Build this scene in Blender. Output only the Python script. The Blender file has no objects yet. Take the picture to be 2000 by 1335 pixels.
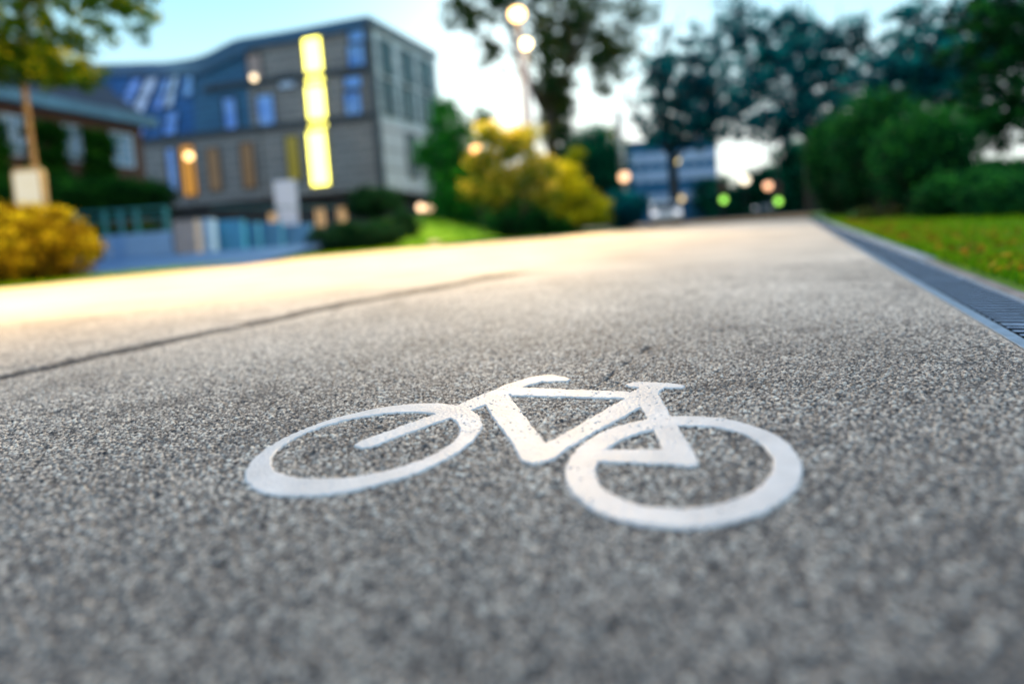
import bpy, math
import numpy as np
from mathutils import Vector, Matrix

rng = np.random.default_rng(7)
sc = bpy.context.scene
COL = sc.collection
R = math.radians

# ------------------------------------------------------------------ camera
FPX = 1050.0                      # focal length in photograph pixels (frame is 2000 wide)
CYP = 448 + 5e-5 * FPX * FPX
PITCH = math.atan(5e-5 * FPX)
ROLL = -0.0755
CAMH = 0.35
cam_d = bpy.data.cameras.new('camera')
cam = bpy.data.objects.new('camera', cam_d)
COL.objects.link(cam)
cam_d.sensor_width = 36
cam_d.lens = FPX / 2000 * 36
cam_d.shift_y = -(667.5 - CYP) / 2000
cam_d.clip_start = 0.02
cam_d.clip_end = 3000
rollm = Matrix(((math.cos(ROLL), -math.sin(ROLL), 0), (math.sin(ROLL), math.cos(ROLL), 0), (0, 0, 1)))
base = Matrix(((1, 0, 0), (0, 0, -1), (0, 1, 0)))       # looks along +Y
pitchm = Matrix.Rotation(-PITCH, 3, 'X')
cam.matrix_world = Matrix.Translation((0, 0, CAMH)) @ (pitchm @ base @ rollm).to_4x4()
cam_d.dof.use_dof = True
cam_d.dof.focus_distance = 1.10
cam_d.dof.aperture_fstop = 0.74
sc.camera = cam


def ray(px, py):
    x = (px - 1000) / FPX
    y = -(py - CYP) / FPX
    c, s = math.cos(ROLL), math.sin(ROLL)
    x, y = c * x - s * y, s * x + c * y
    f = math.cos(PITCH) + y * math.sin(PITCH)
    u = -math.sin(PITCH) + y * math.cos(PITCH)
    return x, f, u


def at(px, py, Y):
    """a surveyed point: sight line (px, py) at the real distance Y"""
    x, f, u = ray(px, py)
    return Vector((x / f * Y, Y, CAMH + u / f * Y))


# ------------------------------------------------------------------ helpers
def tag(o, label=None, cat=None, group=None, kind=None):
    if label: o['label'] = label
    if cat: o['category'] = cat
    if group: o['group'] = group
    if kind: o['kind'] = kind
    return o


def thing(name, loc, label, cat, group=None):
    o = bpy.data.objects.new(name, None)
    COL.objects.link(o)
    o.empty_display_size = 0.2
    o.location = loc
    return tag(o, label, cat, group)


def root_loc(o):
    v = Vector((0, 0, 0))
    while o is not None:
        v += o.location
        o = o.parent
    return v


def link_mesh(name, me, mat, parent=None):
    o = bpy.data.objects.new(name, me)
    COL.objects.link(o)
    if mat is not None: me.materials.append(mat)
    if parent is not None:
        o.parent = parent
        me.transform(Matrix.Translation(-root_loc(parent)))
    return o


class MB:
    def __init__(s):
        s.v = []; s.f = []

    def poly(s, pts):
        n = len(s.v); s.v += [tuple(p) for p in pts]; s.f.append(tuple(range(n, n + len(pts)))); return s

    def box(s, c, size, ax=None):
        """box centred at c, size along the axes ax (three unit vectors)"""
        c = Vector(c)
        if ax is None: ax = (Vector((1, 0, 0)), Vector((0, 1, 0)), Vector((0, 0, 1)))
        n = len(s.v)
        for k in range(8):
            p = c.copy()
            for i in range(3):
                p = p + ax[i] * (size[i] / 2 * (1 if (k >> i) & 1 else -1))
            s.v.append(tuple(p))
        for q in ((0, 1, 3, 2), (4, 6, 7, 5), (0, 4, 5, 1), (2, 3, 7, 6), (0, 2, 6, 4), (1, 5, 7, 3)):
            s.f.append(tuple(n + i for i in q))
        return s

    def tube(s, pts, rad, seg=10, cap=True):
        pts = [Vector(p) for p in pts]
        if not hasattr(rad, '__len__'): rad = [rad] * len(pts)
        n0 = len(s.v)
        for i, p in enumerate(pts):
            d = (pts[min(i + 1, len(pts) - 1)] - pts[max(i - 1, 0)]).normalized()
            a = d.orthogonal().normalized() if abs(d.z) < 0.9 else Vector((1, 0, 0))
            a = (a - d * a.dot(d)).normalized(); b = d.cross(a)
            for k in range(seg):
                t = 2 * math.pi * k / seg
                s.v.append(tuple(p + a * math.cos(t) * rad[i] + b * math.sin(t) * rad[i]))
        for i in range(len(pts) - 1):
            for k in range(seg):
                k2 = (k + 1) % seg
                s.f.append((n0 + i * seg + k, n0 + i * seg + k2, n0 + (i + 1) * seg + k2, n0 + (i + 1) * seg + k))
        if cap:
            s.f.append(tuple(n0 + k for k in range(seg))[::-1])
            s.f.append(tuple(n0 + (len(pts) - 1) * seg + k for k in range(seg)))
        return s

    def sphere(s, c, r, sq=(1, 1, 1), seg=20, rings=12):
        n0 = len(s.v)
        for i in range(rings + 1):
            th = math.pi * i / rings
            for k in range(seg):
                ph = 2 * math.pi * k / seg
                s.v.append((c[0] + r * sq[0] * math.sin(th) * math.cos(ph), c[1] + r * sq[1] * math.sin(th) * math.sin(ph), c[2] + r * sq[2] * math.cos(th)))
        for i in range(rings):
            for k in range(seg):
                k2 = (k + 1) % seg
                s.f.append((n0 + i * seg + k, n0 + (i + 1) * seg + k, n0 + (i + 1) * seg + k2, n0 + i * seg + k2))
        return s

    def grid(s, rows):
        n0 = len(s.v); w = len(rows[0])
        for r in rows: s.v += [tuple(p) for p in r]
        for i in range(len(rows) - 1):
            for j in range(w - 1):
                a = n0 + i * w + j
                s.f.append((a, a + 1, a + w + 1, a + w))
        return s

    def prism(s, prof, axis_o, ax, ay, az, w):
        """extrude the 2D profile (x along ax, y along ay) by w centred along az"""
        o = Vector(axis_o); n = len(s.v); m = len(prof)
        for sd in (-0.5, 0.5):
            for (x, y) in prof: s.v.append(tuple(o + ax * x + ay * y + az * (w * sd)))
        s.f.append(tuple(range(n, n + m))); s.f.append(tuple(range(n + 2 * m - 1, n + m - 1, -1)))
        for i in range(m):
            j = (i + 1) % m
            s.f.append((n + i, n + m + i, n + m + j, n + j))
        return s

    def build(s, name, mat, parent=None, smooth=False, bevel=0):
        me = bpy.data.meshes.new(name)
        me.from_pydata(s.v, [], s.f)
        import bmesh
        bm = bmesh.new(); bm.from_mesh(me)
        bmesh.ops.remove_doubles(bm, verts=bm.verts, dist=1e-5)
        bmesh.ops.recalc_face_normals(bm, faces=bm.faces)
        bm.to_mesh(me); bm.free()
        if smooth: me.shade_smooth()
        o = link_mesh(name, me, mat, parent)
        if bevel:
            m = o.modifiers.new('bevel', 'BEVEL'); m.width = bevel; m.segments = 2; m.limit_method = 'ANGLE'
        return o


def np_mesh(name, verts, faces, mat, parent=None, smooth=False):
    """verts (n,3), faces (m,k) with constant k"""
    me = bpy.data.meshes.new(name)
    k = faces.shape[1]
    me.vertices.add(len(verts)); me.vertices.foreach_set('co', np.ascontiguousarray(verts, np.float32).ravel())
    me.loops.add(faces.size); me.loops.foreach_set('vertex_index', np.ascontiguousarray(faces, np.int32).ravel())
    me.polygons.add(len(faces))
    me.polygons.foreach_set('loop_start', np.arange(0, faces.size, k, dtype=np.int32))
    me.polygons.foreach_set('loop_total', np.full(len(faces), k, np.int32))
    me.update(calc_edges=True)
    if smooth: me.shade_smooth()
    return link_mesh(name, me, mat, parent)


def attr(o, name, vals, domain):
    a = o.data.attributes.new(name, 'FLOAT', domain)
    a.data.foreach_set('value', np.ascontiguousarray(vals, np.float32))


# ------------------------------------------------------------------ materials
def newmat(name):
    m = bpy.data.materials.new(name); m.use_nodes = True
    nt = m.node_tree
    return m, nt, nt.nodes['Principled BSDF'], nt.nodes['Material Output']


def sock(nt, a, b): nt.links.new(a, b)


def pm(name, col, var=0.25, scale=4.0, rough=0.7, bump=0.0, bscale=None, metal=0.0, emit=None, estr=0, col2=None, spec=0.5, detail=4):
    """plain procedural material: two tones of noise, optional bump and emission"""
    m, nt, b, out = newmat(name)
    N = nt.nodes
    tc = N.new('ShaderNodeTexCoord')
    no = N.new('ShaderNodeTexNoise'); no.inputs['Scale'].default_value = scale; no.inputs['Detail'].default_value = detail
    sock(nt, tc.outputs['Object'], no.inputs['Vector'])
    rp = N.new('ShaderNodeValToRGB')
    rp.color_ramp.elements[0].position = 0.3; rp.color_ramp.elements[1].position = 0.7
    c2 = col2 or tuple(min(1, c * (1 + var)) for c in col)
    c1 = col if col2 else tuple(c * (1 - var) for c in col)
    rp.color_ramp.elements[0].color = (*c1, 1); rp.color_ramp.elements[1].color = (*c2, 1)
    sock(nt, no.outputs['Fac'], rp.inputs['Fac']); sock(nt, rp.outputs['Color'], b.inputs['Base Color'])
    b.inputs['Roughness'].default_value = rough; b.inputs['Metallic'].default_value = metal
    b.inputs['Specular IOR Level'].default_value = spec
    if bump:
        n2 = N.new('ShaderNodeTexNoise'); n2.inputs['Scale'].default_value = bscale or scale * 4; n2.inputs['Detail'].default_value = 5
        sock(nt, tc.outputs['Object'], n2.inputs['Vector'])
        bp = N.new('ShaderNodeBump'); bp.inputs['Strength'].default_value = bump; bp.inputs['Distance'].default_value = 0.02
        sock(nt, n2.outputs['Fac'], bp.inputs['Height']); sock(nt, bp.outputs['Normal'], b.inputs['Normal'])
    if emit:
        b.inputs['Emission Color'].default_value = (*emit, 1); b.inputs['Emission Strength'].default_value = estr
    return m


def leafmat(name, dark, mid, light, trans=0.35):
    """leaves: per-leaf tone from the 'tint' attribute, part of the light comes through"""
    m, nt, b, out = newmat(name)
    N = nt.nodes
    a = N.new('ShaderNodeAttribute'); a.attribute_name = 'tint'
    rp = N.new('ShaderNodeValToRGB'); cr = rp.color_ramp
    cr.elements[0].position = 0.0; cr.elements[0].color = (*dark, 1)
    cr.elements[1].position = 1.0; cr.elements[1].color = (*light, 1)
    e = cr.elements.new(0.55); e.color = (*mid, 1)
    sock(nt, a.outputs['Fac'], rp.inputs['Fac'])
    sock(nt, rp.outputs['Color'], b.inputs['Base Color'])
    b.inputs['Roughness'].default_value = 0.65; b.inputs['Specular IOR Level'].default_value = 0.06
    tr = N.new('ShaderNodeBsdfTranslucent'); sock(nt, rp.outputs['Color'], tr.inputs['Color'])
    mx = N.new('ShaderNodeMixShader'); mx.inputs['Fac'].default_value = trans
    sock(nt, b.outputs[0], mx.inputs[1]); sock(nt, tr.outputs[0], mx.inputs[2]); sock(nt, mx.outputs[0], out.inputs['Surface'])
    return m


def brickmat(name, c1, c2, mortar, bw=0.24, bh=0.075):
    m, nt, b, out = newmat(name)
    N = nt.nodes
    tc = N.new('ShaderNodeTexCoord')
    mp = N.new('ShaderNodeSeparateXYZ'); sock(nt, tc.outputs['Object'], mp.inputs[0])
    ad = N.new('ShaderNodeMath'); ad.operation = 'ADD'; sock(nt, mp.outputs['X'], ad.inputs[0]); sock(nt, mp.outputs['Y'], ad.inputs[1])
    cb = N.new('ShaderNodeCombineXYZ'); sock(nt, ad.outputs[0], cb.inputs['X']); sock(nt, mp.outputs['Z'], cb.inputs['Y'])
    br = N.new('ShaderNodeTexBrick'); br.inputs['Scale'].default_value = 1
    br.inputs['Brick Width'].default_value = bw; br.inputs['Row Height'].default_value = bh; br.inputs['Mortar Size'].default_value = min(bh, bw) * 0.08
    br.inputs['Color1'].default_value = (*c1, 1); br.inputs['Color2'].default_value = (*c2, 1); br.inputs['Mortar'].default_value = (*mortar, 1)
    sock(nt, cb.outputs[0], br.inputs['Vector']); sock(nt, br.outputs['Color'], b.inputs['Base Color'])
    b.inputs['Roughness'].default_value = 0.75
    return m


def emitmat(name, col, strength, base=(0.8, 0.8, 0.8)):
    m, nt, b, out = newmat(name)
    b.inputs['Base Color'].default_value = (*base, 1)
    N = nt.nodes
    tc = N.new('ShaderNodeTexCoord'); no = N.new('ShaderNodeTexNoise'); no.inputs['Scale'].default_value = 2.0
    sock(nt, tc.outputs['Object'], no.inputs['Vector'])
    mr = N.new('ShaderNodeMapRange'); mr.inputs['To Min'].default_value = strength * 0.75; mr.inputs['To Max'].default_value = strength * 1.25
    sock(nt, no.outputs['Fac'], mr.inputs['Value']); sock(nt, mr.outputs[0], b.inputs['Emission Strength'])
    b.inputs['Emission Color'].default_value = (*col, 1)
    return m


M = {}
M['steel'] = pm('galvanised_steel', (0.36, 0.46, 0.62), 0.2, 30, 0.38, 0.1, metal=0.6)
M['grate'] = pm('grate_iron', (0.34, 0.48, 0.72), 0.3, 40, 0.4, 0.1, metal=0.3)
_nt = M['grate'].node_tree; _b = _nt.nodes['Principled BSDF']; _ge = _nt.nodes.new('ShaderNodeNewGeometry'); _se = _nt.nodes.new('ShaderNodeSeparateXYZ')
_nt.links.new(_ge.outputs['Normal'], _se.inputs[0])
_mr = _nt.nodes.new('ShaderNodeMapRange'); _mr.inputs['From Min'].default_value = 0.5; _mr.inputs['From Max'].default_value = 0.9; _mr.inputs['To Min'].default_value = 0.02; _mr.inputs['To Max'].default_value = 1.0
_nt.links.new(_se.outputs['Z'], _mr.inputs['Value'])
_vm = _nt.nodes.new('ShaderNodeVectorMath'); _vm.operation = 'SCALE'      # slot shade painted onto the bar sides, tops keep full colour
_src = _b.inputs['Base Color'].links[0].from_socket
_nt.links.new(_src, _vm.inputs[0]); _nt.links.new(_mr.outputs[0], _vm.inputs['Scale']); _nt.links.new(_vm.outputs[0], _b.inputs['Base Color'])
M['black'] = pm('drain_dark', (0.01, 0.012, 0.015), 0.3, 10, 0.9)
M['concrete'] = pm('concrete', (0.38, 0.36, 0.36), 0.25, 12, 0.85, 0.3)
M['concrete_blue'] = pm('ramp_concrete', (0.09, 0.30, 0.52), 0.2, 2, 0.7, 0.1)
M['white'] = pm('white_render', (0.10, 0.25, 0.55), 0.08, 3, 0.6)
M['pole'] = pm('pole_paint', (0.55, 0.50, 0.52), 0.15, 6, 0.4, metal=0.3)
M['darkmetal'] = pm('dark_metal', (0.03, 0.035, 0.04), 0.3, 6, 0.45, metal=0.5)
M['bark'] = pm('bark', (0.035, 0.030, 0.022), 0.45, 9, 0.9, 0.8, 30)
M['bark_warm'] = pm('young_bark', (0.15, 0.105, 0.055), 0.35, 9, 0.85, 0.6, 30)
M['glass_dark'] = pm('dark_glass', (0.01, 0.03, 0.06), 0.3, 1, 0.08, spec=1.0)
M['rubber'] = pm('rubber', (0.015, 0.015, 0.016), 0.2, 10, 0.8)

# ------------------------------------------------------------------ world and sun
SUN_EL, SUN_AZ = R(22), R(2)     # in front of the camera, to the left
w = bpy.data.worlds.new('World'); sc.world = w; w.use_nodes = True
nt = w.node_tree
sky = nt.nodes.new('ShaderNodeTexSky'); sky.sky_type = 'NISHITA'; sky.sun_disc = False
sky.sun_elevation = SUN_EL; sky.sun_rotation = SUN_AZ
sky.air_density = 1.0; sky.dust_density = 1.2; sky.ozone_density = 2.0
bg = nt.nodes['Background']
wtc = nt.nodes.new('ShaderNodeTexCoord'); wsp = nt.nodes.new('ShaderNodeSeparateXYZ')
nt.links.new(wtc.outputs['Generated'], wsp.inputs[0])
wr = nt.nodes.new('ShaderNodeValToRGB'); nt.links.new(wsp.outputs['Z'], wr.inputs['Fac'])
e0 = wr.color_ramp.elements
e0[0].position = 0.0; e0[0].color = (0.90, 0.98, 0.98, 1)
e0[1].position = 1.0; e0[1].color = (0.52, 0.56, 0.70, 1)
for p_, c_ in ((0.14, (0.88, 1.0, 1.0, 1)), (0.26, (0.58, 0.92, 1.0, 1)), (0.40, (0.32, 0.76, 0.97, 1)), (0.60, (0.50, 0.64, 0.82, 1))):
    q_ = e0.new(p_); q_.color = c_
# high thin haze over the clear-sky model
wm1 = nt.nodes.new('ShaderNodeVectorMath'); wm1.operation = 'SCALE'; wm1.inputs['Scale'].default_value = 8.3
wm2 = nt.nodes.new('ShaderNodeVectorMath'); wm2.operation = 'SCALE'; wm2.inputs['Scale'].default_value = 0.24
wad = nt.nodes.new('ShaderNodeVectorMath'); wad.operation = 'ADD'
nt.links.new(wr.outputs['Color'], wm1.inputs[0]); nt.links.new(sky.outputs[0], wm2.inputs[0])
nt.links.new(wm1.outputs[0], wad.inputs[0]); nt.links.new(wm2.outputs[0], wad.inputs[1])
nt.links.new(wad.outputs[0], bg.inputs['Color'])
bg.inputs['Strength'].default_value = 0.13

sl = bpy.data.lights.new('sun', 'SUN'); so = bpy.data.objects.new('sun', sl); COL.objects.link(so)
sl.energy = 2.3; sl.angle = R(8); sl.color = (1.0, 0.86, 0.66)
sd = Vector((math.sin(SUN_AZ) * math.cos(SUN_EL), math.cos(SUN_AZ) * math.cos(SUN_EL), math.sin(SUN_EL)))
so.rotation_euler = (-sd).to_track_quat('-Z', 'Y').to_euler(); so.location = (0, 0, 30)

sc.view_settings.view_transform = 'Standard'; sc.view_settings.look = 'None'; sc.view_settings.exposure = 0
sc.cycles.use_adaptive_sampling = False
sc.cycles.sample_clamp_indirect = 4
sc.cycles.use_denoising = True
sc.cycles.max_bounces = 6

# ------------------------------------------------------------------ numeric noise
TAB = rng.random(65536)


def h2(ix, iy, k=0):
    return TAB[(ix * 7919 + iy * 104729 + k * 15731 + (ix * iy) * 31) & 65535]


def vnoise(x, y, k=0):
    ix = np.floor(x).astype(np.int64); iy = np.floor(y).astype(np.int64)
    fx = x - ix; fy = y - iy; fx = fx * fx * (3 - 2 * fx); fy = fy * fy * (3 - 2 * fy)
    return (h2(ix, iy, k) * (1 - fx) + h2(ix + 1, iy, k) * fx) * (1 - fy) + (h2(ix, iy + 1, k) * (1 - fx) + h2(ix + 1, iy + 1, k) * fx) * fy


def cells(x, y, s, k=0):
    """worley cells: distance to nearest jittered point (in cells) and a random value of that point"""
    gx = x / s; gy = y / s
    ix = np.floor(gx).astype(np.int64); iy = np.floor(gy).astype(np.int64)
    best = np.full(x.shape, 9.0); val = np.zeros(x.shape); val2 = np.zeros(x.shape)
    for dx in (-1, 0, 1):
        for dy in (-1, 0, 1):
            jx = ix + dx; jy = iy + dy
            px = jx + h2(jx, jy, k + 1); py = jy + h2(jx, jy, k + 2)
            d = np.hypot(gx - px, gy - py)
            u = d < best
            best = np.where(u, d, best); val = np.where(u, h2(jx, jy, k + 3), val); val2 = np.where(u, h2(jx, jy, k + 4), val2)
    return best, val, val2


def smooth(a, b, x):
    t = np.clip((x - a) / (b - a), 0, 1)
    return t * t * (3 - 2 * t)


# ------------------------------------------------------------------ path
RX, RY, RK = 1.109, 1.167, 0.522       # right edge of the asphalt: x = RX + (y-RY)*RK


def right_edge(y): return RX + (y - RY) * RK


SEAM = [(-3.6, -1.1), (-1.686, 1.729), (-1.476, 2.166), (-1.237, 2.542), (-0.99, 3.02), (-0.01, 4.25), (1.9, 7.2), (7.5, 16.5)]


def poly_dist(x, y, pts):
    best = np.full(x.shape, 1e9)
    for (x0, y0), (x1, y1) in zip(pts[:-1], pts[1:]):
        dx, dy = x1 - x0, y1 - y0; L = dx * dx + dy * dy
        t = np.clip(((x - x0) * dx + (y - y0) * dy) / L, 0, 1)
        best = np.minimum(best, np.hypot(x - x0 - t * dx, y - y0 - t * dy))
    return best


def stone_height(x, y):
    d1, v1, t1 = cells(x, y, 0.0053, 0)
    d2, v2, t2 = cells(x + 3.1, y + 1.7, 0.0029, 20)
    dome1 = np.clip(1 - d1 * d1 * 1.5, 0, 1) * (0.45 + 0.75 * v1)
    dome2 = np.clip(1 - d2 * d2 * 1.6, 0, 1) * (0.35 + 0.6 * v2)
    d3, v3, t3 = cells(x + 9.3, y + 4.1, 0.0125, 40)
    dome3 = np.clip(1 - d3 * d3 * 4.5, 0, 1) * np.where(v3 > 0.72, 1.25, 0)
    hgt = np.maximum(np.maximum(dome1, dome2 * 0.8), dome3)
    big = vnoise(x / 0.05, y / 0.05, 50) * 0.35 + vnoise(x / 0.25, y / 0.25, 60) * 0.6
    z = -0.0030 + 0.0041 * hgt + 0.0009 * big
    pit = vnoise(x / 0.013, y / 0.013, 70)
    z -= 0.0022 * smooth(0.80, 0.95, pit)
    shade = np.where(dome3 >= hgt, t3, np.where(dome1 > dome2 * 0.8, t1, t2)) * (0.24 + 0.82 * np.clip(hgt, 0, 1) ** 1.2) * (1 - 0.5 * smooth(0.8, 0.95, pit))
    return z, shade


def build_path():
    us = np.linspace(-1.12, 1.12, 1450)
    zs = np.exp(np.linspace(math.log(0.30), math.log(4.4), 1050))
    Yg, Ug = np.meshgrid(zs, us, indexing='ij')
    Xg = Ug * Yg
    lim = right_edge(Yg)
    Xc = np.minimum(Xg, lim)
    Z, S = stone_height(Xc, Yg)
    # construction seam and the short crack behind the symbol
    wob = (vnoise(Xc / 0.06, Yg / 0.06, 90) - 0.5) * 0.02 + (vnoise(Xc / 0.012, Yg / 0.012, 91) - 0.5) * 0.006
    sdist = np.abs(poly_dist(Xc, Yg, SEAM) + wob)
    sw = 0.026 + 0.034 * Yg * (0.5 + 0.9 * vnoise(Xc / 0.11, Yg / 0.11, 92))
    g = smooth(1.0, 0.45, sdist / sw) * (0.75 + 0.25 * smooth(0.3, 0.6, vnoise(Xc / 0.02, Yg / 0.02, 93)))
    Z = np.maximum(Z - 0.009 * g * smooth(4.4, 3.9, Yg), -0.0095); S *= (1 - 0.97 * g)
    c2 = poly_dist(Xc, Yg, [(0.175, 1.15), (0.23, 1.27), (0.30, 1.36), (0.36, 1.47)]) + wob * 0.8
    g2 = np.clip(1.3 - np.abs(c2) / 0.006, 0, 1) * smooth(0.25, 0.5, vnoise(Xc / 0.05, Yg / 0.05, 95))
    Z -= 0.004 * g2; S *= (1 - 0.8 * g2)
    S = np.clip(S * (0.74 + 0.26 * smooth(0.40, 0.95, Yg) + 0.40 * smooth(0.8, 2.4, Yg)) + 0.17 * smooth(1.0, 3.4, Yg) * (1 - 0.9 * g), 0, 1)  # near darkening and distant brightening painted in, imitating light along the path
    # dark spots, worn bright patches and a faint wheel track
    blot = smooth(0.62, 0.85, vnoise(Xc / 0.09 + 5, Yg / 0.09, 120)) * smooth(0.5, 0.8, vnoise(Xc / 0.4, Yg / 0.4, 121))
    S *= 1 - 0.28 * blot
    S *= 0.90 + 0.22 * vnoise(Xc / 0.55, Yg / 0.55, 122)
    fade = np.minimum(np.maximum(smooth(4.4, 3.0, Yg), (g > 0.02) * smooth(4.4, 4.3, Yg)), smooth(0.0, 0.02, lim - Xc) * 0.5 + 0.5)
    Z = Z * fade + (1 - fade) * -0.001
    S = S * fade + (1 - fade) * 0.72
    Z = np.maximum(Z, -0.0095)
    n0, n1 = Xg.shape
    verts = np.stack([Xc, Yg, Z], -1).reshape(-1, 3)
    idx = np.arange(n0 * n1).reshape(n0, n1)
    f = np.stack([idx[:-1, :-1], idx[:-1, 1:], idx[1:, 1:], idx[1:, :-1]], -1).reshape(-1, 4)
    keep = (Xg[:-1, :-1] < lim[:-1, :-1]).reshape(-1)
    f = f[keep]
    # wide sheet of the rest of the path, a little lower
    edge = [(-19, -12), (-12.2, 3.0), (-9.25, 8.8), (-8.2, 10.6), (-6.9, 12.8), (-5.6, 15.2), (-3.4, 16.6), (-1.0, 17.4), (1.2, 18.2), (3.2, 19.4), (5.0, 20.2), (6.8, 19.8), (8.3, 18.2), (9.35, 16.95)]
    rows = []
    for k, (ex, ey) in enumerate(edge):
        t = k / (len(edge) - 1)
        ry = -12 + (16.9 + 12) * t ** 1.0
        rx = right_edge(ry)
        for q in range(25):
            a = q / 24
            x_, y_ = ex + (rx - ex) * a, ey + (ry - ey) * a
            rows.append((x_, y_, -0.011))
    cv = np.array(rows).reshape(len(edge), 25, 3)
    # the sheet rises to the camber level away from the worn strip
    off = len(verts)
    ci = np.arange(len(edge) * 25).reshape(len(edge), 25) + off
    cf = np.stack([ci[:-1, :-1], ci[:-1, 1:], ci[1:, 1:], ci[1:, :-1]], -1).reshape(-1, 4)
    # left side skirt so the edge has thickness
    verts = np.concatenate([verts, cv.reshape(-1, 3)])
    f = np.concatenate([f, cf])
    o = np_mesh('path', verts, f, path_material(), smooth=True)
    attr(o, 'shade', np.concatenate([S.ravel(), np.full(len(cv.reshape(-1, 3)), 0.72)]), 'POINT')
    tag(o, 'wide asphalt cycle and foot path', None, kind='structure')
    return edge


def path_material():
    m, nt, b, out = newmat('asphalt')
    N = nt.nodes
    tc = N.new('ShaderNodeTexCoord')
    a = N.new('ShaderNodeAttribute'); a.attribute_name = 'shade'
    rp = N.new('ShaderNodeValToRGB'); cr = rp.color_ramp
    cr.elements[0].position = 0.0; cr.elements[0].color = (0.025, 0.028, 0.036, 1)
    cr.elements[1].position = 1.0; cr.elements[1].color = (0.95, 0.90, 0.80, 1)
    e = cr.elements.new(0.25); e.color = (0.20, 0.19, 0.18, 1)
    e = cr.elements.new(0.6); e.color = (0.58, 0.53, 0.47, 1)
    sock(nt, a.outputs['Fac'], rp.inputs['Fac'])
    # tonal drift of the old surface
    no = N.new('ShaderNodeTexNoise'); no.inputs['Scale'].default_value = 1.3; no.inputs['Detail'].default_value = 6
    sock(nt, tc.outputs['Object'], no.inputs['Vector'])
    mr = N.new('ShaderNodeMapRange'); mr.inputs['From Min'].default_value = 0.3; mr.inputs['From Max'].default_value = 0.7
    mr.inputs['To Min'].default_value = 0.8; mr.inputs['To Max'].default_value = 1.2
    sock(nt, no.outputs['Fac'], mr.inputs['Value'])
    # small chippings away from the modelled strip
    vo = N.new('ShaderNodeTexVoronoi'); vo.inputs['Scale'].default_value = 120
    sock(nt, tc.outputs['Object'], vo.inputs['Vector'])
    mul = N.new('ShaderNodeVectorMath'); mul.operation = 'SCALE'
    sock(nt, rp.outputs['Color'], mul.inputs[0]); sock(nt, mr.outputs[0], mul.inputs['Scale'])
    sock(nt, mul.outputs[0], b.inputs['Base Color'])
    b.inputs['Roughness'].default_value = 0.8; b.inputs['Specular IOR Level'].default_value = 0.35
    bp = N.new('ShaderNodeBump'); bp.inputs['Strength'].default_value = 0.35; bp.inputs['Distance'].default_value = 0.002
    sock(nt, vo.outputs['Distance'], bp.inputs['Height']); sock(nt, bp.outputs['Normal'], b.inputs['Normal'])
    return m


PATH_EDGE = build_path()

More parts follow.
